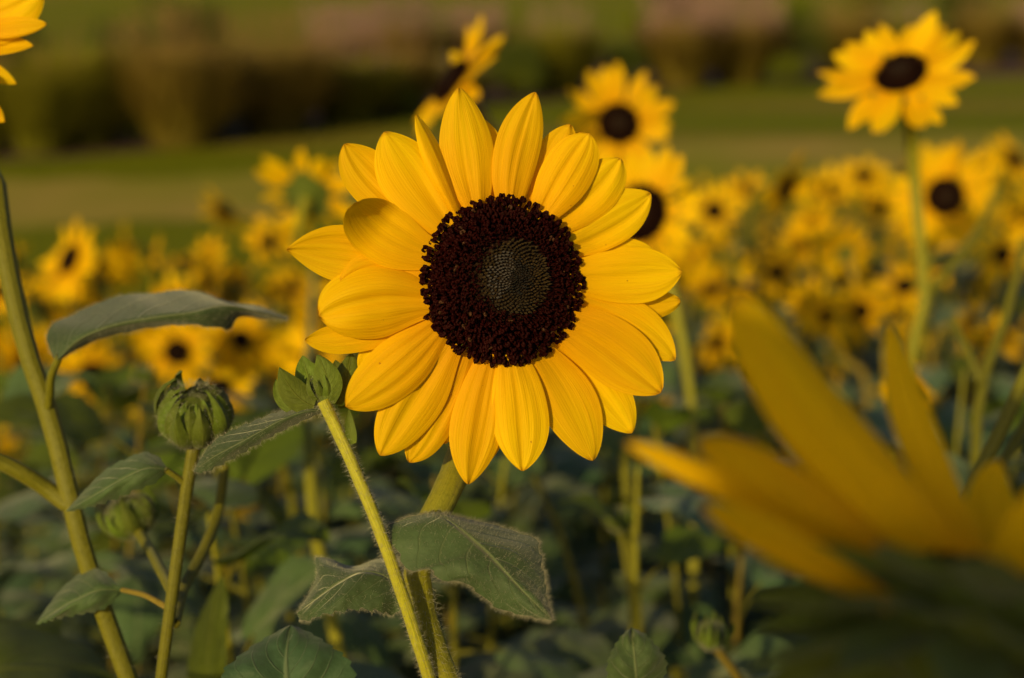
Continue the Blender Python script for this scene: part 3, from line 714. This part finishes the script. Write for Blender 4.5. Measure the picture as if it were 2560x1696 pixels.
# side branch with the opening bud
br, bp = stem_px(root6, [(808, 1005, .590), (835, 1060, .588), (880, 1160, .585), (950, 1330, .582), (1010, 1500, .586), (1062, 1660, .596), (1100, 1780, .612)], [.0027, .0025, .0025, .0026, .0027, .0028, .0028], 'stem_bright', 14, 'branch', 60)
stem_hair(bp, [.0027, .0025, .0026, .0028], 4200, random.Random(6), .0026, org6, br)
hb = bud(root6, P(808, 975, .596), nrm(UP*1.0-RT*.15-FW*.15), .0066, 6, random.Random(21), 2, .3, wide=.46)
ib = (root6.matrix_basis @ hb.matrix_basis).inverted()
def bract_px(b, m, t, hw, d0, d1, seed, cup=.35):
    L = math.hypot(t[0]-b[0], t[1]-b[1])
    dep = lambda x, y, n: d0+(d1-d0)*min(1, math.hypot(x-b[0], y-b[1])/L)-n*s6
    me = petal_px(b, m, t, hw, dep, 0, cup=cup, crease=0, seed=seed, org=np.zeros(3), pk=.42, q=.95, base=.55, nu=20, nv=11, name='bract')
    me.materials.clear(); me.materials.append(M['bract']); me.transform(ib); link('bract', me, hb)
for q_ in [((786, 1016), (738, 985), (698, 918), 36, .591, .586, 1, -.3), ((800, 1008), (772, 950), (757, 888), 34, .594, .600, 2, .3), ((818, 1006), (818, 950), (792, 886), 36, .589, .588, 3, -.3),
           ((838, 1006), (866, 950), (878, 880), 34, .594, .600, 4, -.3), ((775, 1022), (712, 1005), (690, 946), 20, .596, .602, 5, .4), ((825, 1004), (842, 950), (838, 900), 28, .602, .612, 6, .3),
           ((800, 1004), (790, 950), (776, 905), 30, .606, .616, 7, .3), ((842, 1010), (896, 970), (912, 905), 26, .604, .612, 8, -.3)]:
    bract_px(*q_)
bract_px((884, 1110), (876, 1075), (872, 1022), 14, .586, .588, 9)
me, g = leaf_px('leaf', [(812, 1018, .592), (760, 1012, .600), (700, 1028, .606), (640, 1052, .612), (585, 1075, .618), (540, 1100, .622), (500, 1150, .625), (484, 1178, .627)],
                [(812, 1024, .590), (760, 1030, .588), (700, 1052, .592), (640, 1085, .600), (585, 1115, .606), (530, 1145, .615), (484, 1178, .627)],
                [(812, 1030, .591), (770, 1046, .594), (720, 1070, .600), (660, 1100, .605), (600, 1135, .610), (545, 1165, .617), (510, 1180, .622), (484, 1180, .627)],
                M['leaf_near'], org6, pillow=.002, nu=44, nh=7, seed=6)
lf = link('leaf', me, root6); leaf_hair(root6, g, 1800, random.Random(10), .002, .7, lf)
# bottom leaf below the bud plant
me, g = leaf_px('leaf', [(700, 1760, .64), (600, 1740, .63), (556, 1692, .63), (600, 1640, .64), (650, 1604, .645), (727, 1562, .65)],
                [(760, 1780, .65), (720, 1720, .635), (715, 1660, .635), (727, 1562, .65)],
                [(860, 1780, .64), (890, 1710, .64), (872, 1655, .64), (820, 1612, .645), (770, 1580, .65), (727, 1562, .65)], M['leaf_dim'], org6, nu=40, nh=7, seed=8)
link('leaf', me, root6); stem_px(root6, [(1080, 1700, .612), (900, 1800, .635), (770, 1790, .65)], [.002, .0018, .0016], 'stem', 8, 'petiole')

def gpoint(px, d, dx=0): p = P(px, 1500, d); return np.array([p[0]+dx, p[1], 0])
# ------------------------------------------------------------------ plant on the left with the corner bloom
gl_ = gpoint(330, .72); rootL = empty('sunflower', gl_); oL = gl_
tag(rootL, 'sunflower on a thick leaning stem, its bloom cut by the top left corner', 'sunflower', 'sunflowers in the field')
CL = P(-205, 95, .70); NL = nrm(-FW*.8-RT*.05+UP*.45)
o, ptL = stem_px(rootL, [CL-NL*.012, CL-NL*.05-np.array([0, 0, .02]), (-30, 420, .735), (5, 600, .725), (60, 850, .715), (130, 1060, .705), (172, 1230, .70), (215, 1400, .70), (270, 1560, .70), (325, 1710, .70), gl_+np.array([0, 0, .6]), gl_],
             [.008, .005, .0046, .0046, .0047, .005, .0053, .0055, .0056, .0057, .008, .010], 'stem', 14, n=70)
stem_hair(ptL, [.005, .0048, .0053, .0056, .0057, .008], 3500, random.Random(31), .003, oL, o, .15, .75)
stem_px(rootL, [(172, 1262, .700), (120, 1225, .70), (60, 1185, .695), (-10, 1150, .69), (-120, 1095, .68)], [.0045, .0043, .0042, .004, .0038], 'stem', 12, 'branch')
hd = add_head(rootL, CL, NL, .062, 20, random.Random(41), disc=.9)
me = petal_px((-90, 80), (20, 70), (117, 60), 26, lambda x, y, n: .69-n*s6, 6, seed=900, org=np.zeros(3)); me.transform((rootL.matrix_basis @ hd.matrix_basis).inverted()); link('petal', me, hd)
me = petal_px((-110, 190), (-45, 255), (12, 306), 26, lambda x, y, n: .69-n*s6, 6, seed=901, org=np.zeros(3)); me.transform((rootL.matrix_basis @ hd.matrix_basis).inverted()); link('petal', me, hd)
me = petal_px((-110, 60), (0, 35), (108, -25), 74, lambda x, y, n: .692-n*s6, 0, seed=902, org=np.zeros(3)); me.transform((rootL.matrix_basis @ hd.matrix_basis).inverted()); link('petal', me, hd)
stem_px(rootL, [(118, 1040, .706), (124, 985, .700), (130, 935, .694), (150, 890, .690)], [.0025, .0022, .002, .0018], 'stem', 8, 'petiole')
me, g = leaf_px('leaf', [(136, 900, .690), (118, 850, .70), (128, 815, .71), (184, 787, .72), (250, 757, .725), (318, 737, .725), (380, 735, .725), (455, 726, .725), (509, 734, .722), (582, 758, .72), (640, 765, .72), (720, 795, .72)],
                [(142, 900, .688), (200, 848, .682), (270, 818, .68), (383, 795, .678), (480, 782, .68), (560, 765, .69), (640, 778, .70), (720, 797, .715)],
                [(146, 902, .690), (200, 870, .692), (240, 850, .69), (310, 832, .69), (383, 818, .69), (450, 812, .69), (520, 815, .69), (574, 820, .70), (600, 792, .71), (650, 796, .715), (720, 800, .715)],
                M['leaf_near'], oL, pillow=.003, nu=52, nh=8, und=.002, seed=12)
lf = link('leaf', me, rootL); leaf_hair(rootL, g, 4000, random.Random(12), .0022, .5, lf)

# ------------------------------------------------------------------ bud plant left
gB = gpoint(400, .66); rootB = empty('sunflower', gB)
tag(rootB, 'unopened sunflower with a round green bud on a slim forked stem, left of centre', 'sunflower', 'sunflower plants still in bud')
CB = P(488, 1038, .665)
stem_px(rootB, [CB-UP*.009+FW*.002, (476, 1150, .664), (466, 1230, .664), (452, 1330, .662), (436, 1450, .660), (418, 1580, .660), (400, 1720, .662), gB+np.array([0, 0, .6]), gB], [.0032, .0026, .0028, .003, .0031, .0032, .0033, .005, .007], 'stem', 12, hair=2600, hl=.0025, seed=51, t1=.6)
bud(rootB, CB, nrm(UP*.8-FW*.45+RT*.05), .0158, 9, random.Random(24), 4, -.03, wide=.56)
me, g = leaf_px('leaf', [(416, 1168, .662), (395, 1142, .668), (363, 1131, .67), (318, 1146, .672), (268, 1172, .674), (215, 1222, .674), (165, 1278, .672)],
                [(416, 1174, .660), (370, 1170, .655), (310, 1195, .654), (250, 1230, .656), (165, 1278, .670)],
                [(414, 1182, .662), (390, 1205, .660), (340, 1225, .658), (268, 1255, .66), (215, 1270, .665), (165, 1280, .670)], M['leaf'], gB, pillow=.003, nu=36, nh=6, seed=14)
link('leaf', me, rootB); stem_px(rootB, [(462, 1208, .664), (440, 1192, .662), (414, 1174, .660)], [.0018, .0015, .0014], 'stem', 8, 'petiole')
stem_px(rootB, [(432, 1480, .662), (405, 1430, .70), (378, 1380, .74), (350, 1335, .78)], [.0028, .0028, .0026, .003], 'stem', 10, 'branch')
bud(rootB, P(328, 1290, .79), nrm(UP*.8-FW*.3-RT*.3), .0130, 8, random.Random(25), 4, .0, wide=.52)
stem_px(rootB, [(436, 1560, .67), (460, 1470, .70), (515, 1364, .73), (548, 1268, .75), (562, 1165, .76)], [.0028, .0028, .003, .0028, .0026], 'stem', 10, 'branch')
stem_px(rootB, [(420, 1520, .663), (365, 1490, .67), (305, 1475, .68)], [.0016, .0014, .0012], 'stem_red', 8, 'petiole')
me, g = leaf_px('leaf', [(302, 1472, .68), (262, 1432, .69), (215, 1425, .70), (165, 1462, .70), (120, 1515, .70), (90, 1560, .69)],
                [(302, 1477, .68), (250, 1475, .675), (190, 1500, .675), (90, 1560, .69)], [(302, 1484, .68), (262, 1520, .68), (200, 1535, .68), (150, 1545, .68), (90, 1562, .69)], M['leaf'], gB, nu=30, nh=6, seed=15)
link('leaf', me, rootB)
me, g = leaf_px('leaf', [(-120, 1760, .86), (-90, 1600, .90), (-20, 1560, .91), (90, 1575, .91), (200, 1610, .90), (290, 1700, .86)], [(-120, 1780, .85), (-20, 1680, .85), (120, 1670, .85), (290, 1706, .86)], [(-120, 1800, .84), (0, 1790, .80), (140, 1770, .80), (290, 1712, .855)], M['leaf_bright'], gB, nu=30, nh=6, seed=17)
link('leaf', me, rootB); stem_px(rootB, [(285, 1706, .86), (340, 1740, .76), (398, 1760, .665)], [.0014, .0016, .0018], 'stem', 8, 'petiole')
me, g = leaf_px('leaf', [(470, 1800, .89), (468, 1690, .89), (486, 1580, .89), (520, 1500, .88), (556, 1432, .86)], [(520, 1810, .86), (516, 1690, .86), (528, 1560, .86), (556, 1432, .86)], [(570, 1800, .845), (566, 1690, .845), (566, 1580, .845), (570, 1500, .85), (556, 1432, .86)], M['leaf_bright'], gB, nu=30, nh=6, seed=19)
link('leaf', me, rootB); stem_px(rootB, [(520, 1806, .86), (470, 1840, .76), (405, 1800, .667)], [.0014, .0016, .0018], 'stem', 8, 'petiole')
for az, sc, z in ((.6, .12, .98), (2.6, .13, .93), (4.4, .12, .9), (1.5, .12, .85), (3.6, .13, 1.0)):
    add_leaf(rootB, (gB[0], gB[1], z), az, sc, random.Random(int(az*10)), rnd.choice(('leaf_bright', 'leaf_dim')))

# leaf pointing up at the bottom, right of centre
gU = gpoint(1600, .70); rootU = empty('sunflower', gU)
tag(rootU, 'young sunflower shoot with one upright leaf at the bottom edge, right of the hairy stem', 'sunflower', 'sunflower plants without open blooms')
me, g = leaf_px('leaf', [(1590, 1740, .66), (1530, 1720, .66), (1519, 1670, .66), (1535, 1620, .66), (1555, 1590, .66), (1578, 1569, .665)], [(1592, 1740, .655), (1590, 1680, .652), (1584, 1620, .655), (1578, 1569, .665)],
                [(1596, 1740, .66), (1650, 1710, .66), (1666, 1660, .66), (1640, 1615, .66), (1610, 1585, .66), (1578, 1569, .665)], M['leaf'], gU, nu=34, nh=7, seed=16)
link('leaf', me, rootU)
stem_px(rootU, [(1592, 1738, .66), (1600, 1800, .67), gU+np.array([0, 0, .7]), gU], [.0018, .002, .004, .006], 'stem', 8)
for k in range(6): add_leaf(rootU, gU+np.array([0, 0, .72+.05*k]), k*2.4+.7, .11, random.Random(k), 'leaf')

# ------------------------------------------------------------------ foreground bloom lower right, seen from behind
gF = gpoint(2520, .32); rootF = empty('sunflower', gF)
tag(rootF, 'blurred foreground sunflower from behind, big petals fanning up at lower right', 'sunflower', 'sunflowers in the field')
KF = .97; CF = P(2445, 1530, .345*KF); NF_ = nrm(UP*.75+FW*.35+RT*.35)
XF, YF, ZF = frame(NF_, FW)
hF = link('flower_head', HEAD, rootF, mat4(XF*.62, YF*.62, ZF*.62, CF-gF)); invF = (rootF.matrix_basis @ hF.matrix_basis).inverted()
sF = .34*KF/FPX
def fp(b, m, t, hw, db, dt, seed, **k):
    L = math.hypot(t[0]-b[0], t[1]-b[1])
    db *= KF; dt *= KF
    dep = lambda x, y, n: db+(dt-db)*min(1, max(0, math.hypot(x-b[0], y-b[1])/L))-n*sF
    me = petal_px(b, m, t, hw, dep, 0, seed=seed, org=np.zeros(3), **k); me.transform(invF); link('petal', me, hF)
fp((2440, 1440), (2090, 1120), (1838, 740), 96, .352, .335, 1, cup=-.4, q=.5)
fp((2480, 1440), (2310, 1130), (2224, 805), 52, .365, .37, 2, cup=-.4, q=.6)
fp((2200, 1420), (1830, 1225), (1562, 1108), 34, .36, .345, 3, cup=-.3)
fp((2230, 1400), (1960, 1215), (1742, 1105), 58, .35, .33, 4, cup=-.4, q=.6)
fp((2230, 1510), (1960, 1365), (1755, 1262), 46, .335, .315, 5, cup=-.4, q=.6)
fp((2520, 1600), (2590, 1400), (2640, 1180), 110, .335, .32, 6, cup=-.3)
fp((2560, 1500), (2480, 1300), (2500, 1150), 60, .38, .39, 7)
fp((2600, 1560), (2720, 1420), (2800, 1250), 100, .33, .33, 8)
fp((2420, 1500), (2330, 1400), (2250, 1300), 80, .37, .39, 9)
V, F = dome(.046, -.038, 8, 26); link('receptacle', mk_mesh('receptacle', V, F, M['bract']), hF, Matrix.Translation((0, 0, -.002)))
for ring in range(3):
    for k in range(13):
        a = 2*math.pi*(k+.5*ring)/13; V, F, UV = bract(rnd.uniform(.046, .060), .014, .12, 9, 5)
        link('bract', mk_mesh('bract', V, F, M['bract'], UV), hF, Matrix.Rotation(a, 4, 'Z') @ Matrix.Translation((.034, 0, -.008-.008*ring)) @ Matrix.Rotation(R_(12+16*ring), 4, 'Y'))
stem_px(rootF, [CF-NF_*.02, CF-NF_*.06, gF+np.array([0, .01, 1.25]), gF+np.array([0, 0, .6]), gF], [.008, .006, .006, .007, .010], 'stem', 12)
for k in range(5): add_leaf(rootF, gF+np.array([0, 0, 1.02+.06*k]), k*2.4+1.0, .12, random.Random(60+k), 'leaf_dim')

# ------------------------------------------------------------------ other individual sunflowers
def facing(yaw, pit):
    y, p = R_(yaw), R_(pit); return nrm(-FW*math.cos(p)*math.cos(y)+RT*math.sin(y)*math.cos(p)+UP*math.sin(p))
def plant(label, group, head, N, R, npet, rg, way=None, base=None, leaves=8, lz=(.45, .95), kinds=('leaf', 'leaf_dim'), lsc=(.10, .15), droop=0, rs=1., disc=.78, missing=0, mat=None):
    h = np.array(head); b = np.array([h[0]+rg.uniform(-.06, .06), h[1]+rg.uniform(-.02, .1), 0]) if base is None else np.array(base)
    root = empty('sunflower', b); tag(root, label, 'sunflower', group)
    k = R/.083
    p = [h-N*.012*k, h-N*.045*k-np.array([0, 0, .012])]
    if way: p += [P(*q) for q in way]
    else:
        m = (h+b)/2; p += [np.array([h[0]*.75+b[0]*.25-N[0]*.05+rg.uniform(-.015, .015), h[1]*.75+b[1]*.25-N[1]*.05, h[2]*.82]), np.array([b[0]*.8+h[0]*.2, b[1]*.8+h[1]*.2, h[2]*.5])]
    p += [b]
    n = len(p); rad = list(np.linspace(.0042, .0075, n)*rs); rad[0] = .008*k
    o, pts = stem_px(root, [np.array(q) for q in p], rad, mat or rg.choice(('stem', 'stem', 'stem_red')), 8, n=26)
    add_head(root, h, N, R, npet, rg, droop, missing, disc)
    c = spline(pts, 40); a = rg.uniform(0, 6.28)
    for i in range(leaves):
        z = lz[0]*h[2]+(lz[1]-lz[0])*h[2]*(i+rg.random())/max(1, leaves); q = c[int(np.argmin(np.abs(c[8:, 2]-z)))+8]; a += 2.4+rg.uniform(-.5, .5)
        add_leaf(root, q, a, rg.uniform(*lsc), rg, rg.choice(kinds), rg.uniform(-.3, .3), rg.uniform(-.2, .3))
    return root, pts
G1 = 'sunflowers in the field'
def fpx(label, px, py, rpx, yaw, pit, seed, npet=18, Rm=.078, **k):
    d = Rm*FPX/rpx; return plant(label, G1, P(px, py, d), facing(yaw, pit), Rm, npet, random.Random(seed), **k)
fpx('blurred sunflower with round dark eye, above right of the large bloom', 1545, 310, 158, 4, 4, 1, 17, leaves=7, lz=(.5, .82))
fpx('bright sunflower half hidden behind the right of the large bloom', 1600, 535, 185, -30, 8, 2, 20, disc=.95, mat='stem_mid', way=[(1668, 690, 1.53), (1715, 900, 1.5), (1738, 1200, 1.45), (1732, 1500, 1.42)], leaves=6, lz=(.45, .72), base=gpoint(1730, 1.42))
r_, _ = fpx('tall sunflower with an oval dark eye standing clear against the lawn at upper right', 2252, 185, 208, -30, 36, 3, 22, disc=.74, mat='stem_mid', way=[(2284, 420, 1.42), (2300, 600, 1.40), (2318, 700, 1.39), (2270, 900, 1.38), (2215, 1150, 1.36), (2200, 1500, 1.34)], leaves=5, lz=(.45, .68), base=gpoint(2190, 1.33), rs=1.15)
stem_px(r_, [(2300, 760, 1.39), (2390, 650, 1.42), (2450, 570, 1.45), (2500, 470, 1.48)], [.005, .0045, .004, .0035], 'stem', 8, 'branch')
fpx('sunflower with round dark eye behind the stem of the tall right bloom', 2362, 492, 148, -4, -2, 4, 17, Rm=.0915, leaves=6, lz=(.5, .85))
fpx('sideways sunflower seen edge on, facing left above the top petals of the large bloom', 1132, 205, 185, -64, 30, 55, 19, leaves=4, lz=(.5, .75))
fpx('left field sunflower turned aside with a narrow dark eye', 175, 650, 118, -42, 18, 6, 18)
fpx('sunflower with a dark eye peeping out below the arching grey leaf', 442, 880, 98, 12, -8, 7, 15, Rm=.058)
fpx('small sunflower right of the one below the arching leaf', 602, 850, 80, 30, 10, 8, 13, Rm=.05)
fpx('sunflower seen from behind at the upper left edge of the large bloom', 772, 480, 150, 165, 42, 9, 13, mat='stem_mid', rs=.9, way=[(775, 640, 2.0), (776, 850, 1.5), (768, 1050, 1.25), (790, 1350, 1.15), (845, 1620, 1.1)], base=gpoint(850, 1.08), leaves=5, lz=(.4, .62))
fpx('small sunflower on the left whose petals stand upright against the lawn', 560, 530, 78, 55, 40, 10, 13)
fpx('drooping sunflower at the right with its dark eye turned to lower right', 1965, 470, 105, 62, -28, 11, 16)
fpx('small sunflower with a dark eye at the right tips of the half hidden bloom', 1785, 528, 78, -8, 5, 12, 14)
fpx('arched sunflower opening upwards in the right field', 2160, 440, 80, -10, 48, 13, 14)
fpx('sunflower cut by the right edge above the lawn line', 2535, 400, 90, 30, 30, 14, 14)
fpx('nodding sunflower showing its green calyx above orange petals, right of centre', 2130, 770, 88, 0, -62, 15, 14, droop=10)
fpx('sunflower low behind the round green bud', 545, 970, 95, 10, 45, 16, 14, Rm=.044)
fpx('drooping orange sunflower under the edge of the folded leaf', 665, 1110, 92, -10, -40, 17, 12, droop=12, Rm=.033)
fpx('small sunflower below the one behind the tall right hand stem', 2345, 640, 84, -20, 0, 18, 14)
fpx('small sunflower beside the right tips of the large bloom', 1733, 652, 70, 8, 10, 19, 14, Rm=.07)
fpx('lowest small orange bloom in the shade left of the large stem', 600, 1260, 46, 5, -10, 20, 9, Rm=.02, disc=.5)

sh = P(2400, 1400, .33)+.72*np.array(TOSUN)  # unseen plant added for the shade it casts on the foreground bloom
plant('unseen tall sunflower added behind the camera to shade the foreground bloom', G1, sh, nrm(np.array(TOSUN)+np.array([0, 0, .1])), .086, 21, random.Random(88), leaves=7, lz=(.6, .85), lsc=(.11, .15))

# plants whose forked stems cross the right side
def stalk(label, paths, base, seed, leaves=6, lz=(.8, 1.15), kinds=('leaf', 'leaf_dim'), group='sunflower plants without open blooms', bd=None, lsc=(.11, .16)):
    rg = random.Random(seed); root = empty('sunflower', base); tag(root, label, 'sunflower', group)
    for i, (way, r0, r1) in enumerate(paths):
        pts = [P(*q) for q in way]+([np.array(base)] if i == 0 else [])
        stem_px(root, pts, [r0, r1] if i else [r0, r1, r1*1.6], 'stem' if rg.random() < .7 else 'stem_red', 8, 'stem' if i == 0 else 'branch')
    if bd:
        for px, py, d, R in bd: bud(root, P(px, py, d), nrm(UP+np.array([rg.uniform(-.4, .4), -.3, 0])), R, 6, rg, 2, .6)
    for k in range(leaves):
        add_leaf(root, np.array(base)+np.array([0, 0, lz[0]+(lz[1]-lz[0])*(k+rg.random())/leaves]), k*2.4+rg.uniform(0, 1), rg.uniform(*lsc), rg, rg.choice(kinds), rg.uniform(-.3, .3), rg.uniform(-.2, .3))
    return root
stalk('sunflower plant with a forked stem rising along the right edge', [([(2560, 600, 1.25), (2520, 780, 1.2), (2450, 980, 1.15), (2440, 1150, 1.1)], .0035, .005), ([(2380, 800, 1.18), (2420, 880, 1.16), (2452, 960, 1.15)], .003, .0035)], gpoint(2420, 1.1), 71, 7, (.75, 1.08))
stalk('sunflower plant with a straight sunlit stem slanting into the right edge', [([(2600, 860, .80), (2500, 1080, .79), (2420, 1240, .78), (2370, 1420, .78)], .0042, .005), ([(2600, 1000, .84), (2520, 1130, .82), (2440, 1260, .79)], .003, .0036)], gpoint(2350, .80), 72, 4, (.7, 1.0))
stalk('sunflower plant with a small upright bud between leaves, low right of the hairy leaf', [([(1555, 1330, 1.1), (1575, 1400, 1.1), (1580, 1500, 1.1)], .003, .004)], gpoint(1580, 1.1), 73, 8, (.6, .92), bd=[(1550, 1300, 1.1, .010)])
stalk('young sunflower plant with pale green tips at the lower right', [([(1790, 1620, .85), (1830, 1660, .86), (1870, 1720, .87)], .003, .004)], gpoint(1880, .88), 74, 8, (.78, 1.08), ('leaf_bright', 'leaf'), bd=[(1780, 1590, .85, .009)], lsc=(.07, .12))
stalk('sunflower plant with a bare pale stem under the petals of the large bloom', [([(1335, 1190, 1.3), (1400, 1330, 1.3), (1450, 1500, 1.3)], .003, .004)], gpoint(1460, 1.3), 75, 7, (.55, .92))
stalk('sunflower plant with an upright stem close under the lowest petals of the large bloom', [([(1560, 1130, 1.2), (1575, 1300, 1.2), (1590, 1500, 1.2)], .0045, .005)], gpoint(1600, 1.2), 76, 7, (.6, .95))

# ------------------------------------------------------------------ massed field
rgf = random.Random(2024)
def zone(px):
    return ('at the far left', 'in the left field', 'left of the large bloom', 'behind the large bloom', 'right of the large bloom', 'in the right field', 'at the far right')[0 if px < 200 else 1 if px < 480 else 2 if px < 900 else 3 if px < 1560 else 4 if px < 1900 else 5 if px < 2300 else 6]
def project(p):
    v = np.array(p)-CAM; d = v@FW; return 1280+FPX*(v@RT)/d, 848-FPX*(v@UP)/d, d
def edge_y(x): return 3.15+.42*(x+1.2) if x > -1.2 else 3.15
used = []; LABS = []
cnt = {}
for it in range(5000):
    y = rgf.uniform(2.05, 4.9); x = rgf.uniform(-.45*y, .45*y)
    if y > edge_y(x): continue
    z = rgf.uniform(.93, 1.10)+.02*max(0, min(1, (x-.2)/1.2))-.045*max(0, min(1, (-x-.1)/.4)); h = np.array([x, y, z]); px, py, d = project(h)
    if not -80 < px < 2640: continue
    if any((x-u[0])**2+(y-u[1])**2 < (.094 if x < -.15 else .118)**2 for u in used): continue
    used.append((x, y))
    yaw = rgf.gauss(-24, 62); pit = rgf.gauss(30, 30); R = rgf.uniform(.052, .074)*(1.08 if x < 0 else 1)
    row = 'back' if y > edge_y(x)-.45 else 'middle' if y > edge_y(x)-1.0 else 'front'
    fc = 'turned left' if yaw < -38 else 'turned right' if yaw > 15 else 'looking up' if pit > 26 else 'facing forward'
    lab = f'small sunflower {fc}, {row} rows {zone(px)}'
    LABS.append((plant(lab, 'massed sunflowers '+zone(px), h, facing(yaw, pit), R, rgf.choice((11, 12, 13, 14)), rgf, leaves=6, lz=(.5, .93), lsc=(.08, .13), missing=.06, disc=rgf.uniform(.5, .72))[0], px))
print('field', len(used))
nl = 0; used2 = []
for it in range(1500):
    y = rgf.uniform(.95, 2.25); x = rgf.uniform(-.46*y, .46*y)
    if any((x-u[0])**2+(y-u[1])**2 < .118**2 for u in used2): continue
    top = 1.6-y*math.tan(R_(14)+math.atan((rgf.uniform(930, 1330)-848)/FPX))
    px, py, d = project((x, y, top))
    if not -120 < px < 2680: continue
    used2.append((x, y)); nl += 1
    row = 'near' if y < 1.35 else 'middle' if y < 1.8 else 'rear'
    rr = empty('sunflower', (x, y, 0)); tag(rr, f'leafy plant without bloom, {row} undergrowth '+zone(px).replace('behind', 'below'), 'sunflower', 'leafy undergrowth plants '+zone(px).replace('behind', 'below'))
    a = rgf.uniform(-.05, .05); b_ = rgf.uniform(-.05, .05)
    LABS.append((rr, px)); c1, c2 = rgf.uniform(-.03, .03), rgf.uniform(-.03, .03)
    way = [np.array([x+a, y+b_, top]), np.array([x+a*.7+c1, y+b_*.7, top*.82]), np.array([x+a*.3-c1, y+b_*.3+c2, top*.6]), np.array([x, y, 0])]
    stem_px(rr, way, [.002, .0032, .0042, .007], rgf.choice(('stem', 'stem_mid', 'stem_mid', 'stem_red')), 7, n=18); cs = spline(way, 60)
    ang = rgf.uniform(0, 6)
    for k in range(16):
        f = (k+rgf.random())/16; zz = top*(.42+.575*f**.9); ang += 2.4+rgf.uniform(-.4, .4)
        q = cs[int(np.argmin(np.abs(cs[:, 2]-zz)))]; tip_ = f > .8
        add_leaf(rr, q, ang, rgf.uniform(.11, .18)*(1.08-.62*f**2), rgf, rgf.choice(('leaf_bright', 'leaf_bright', 'leaf', 'leaf_dim') if tip_ else ('leaf', 'leaf_dim', 'leaf')), rgf.uniform(-.3, .3), rgf.uniform(-.7, -.2) if tip_ else rgf.uniform(-.2, .35))
    if rgf.random() < .12:
        bud(rr, cs[0]+np.array([0, 0, .008]), nrm([rgf.uniform(-.5, .5), rgf.uniform(-.6, .1), 1]), rgf.uniform(.007, .009), 6, rgf, 2, .5, wide=.5)
print('leafy', nl)
ORD = ['leftmost', 'second', 'third', 'fourth', 'fifth', 'sixth', 'seventh', 'eighth', 'ninth', 'tenth']
by = {}
for o, px in LABS: by.setdefault(o['label'], []).append((px, o))
for lab, L in by.items():
    if len(L) < 2: continue
    L.sort(key=lambda t: t[0])
    for i, (px, o) in enumerate(L):
        head = 'leftmost' if i == 0 else 'rightmost' if i == len(L)-1 else ORD[min(i, 9)]+' from left'
        o['label'] = head+' '+lab
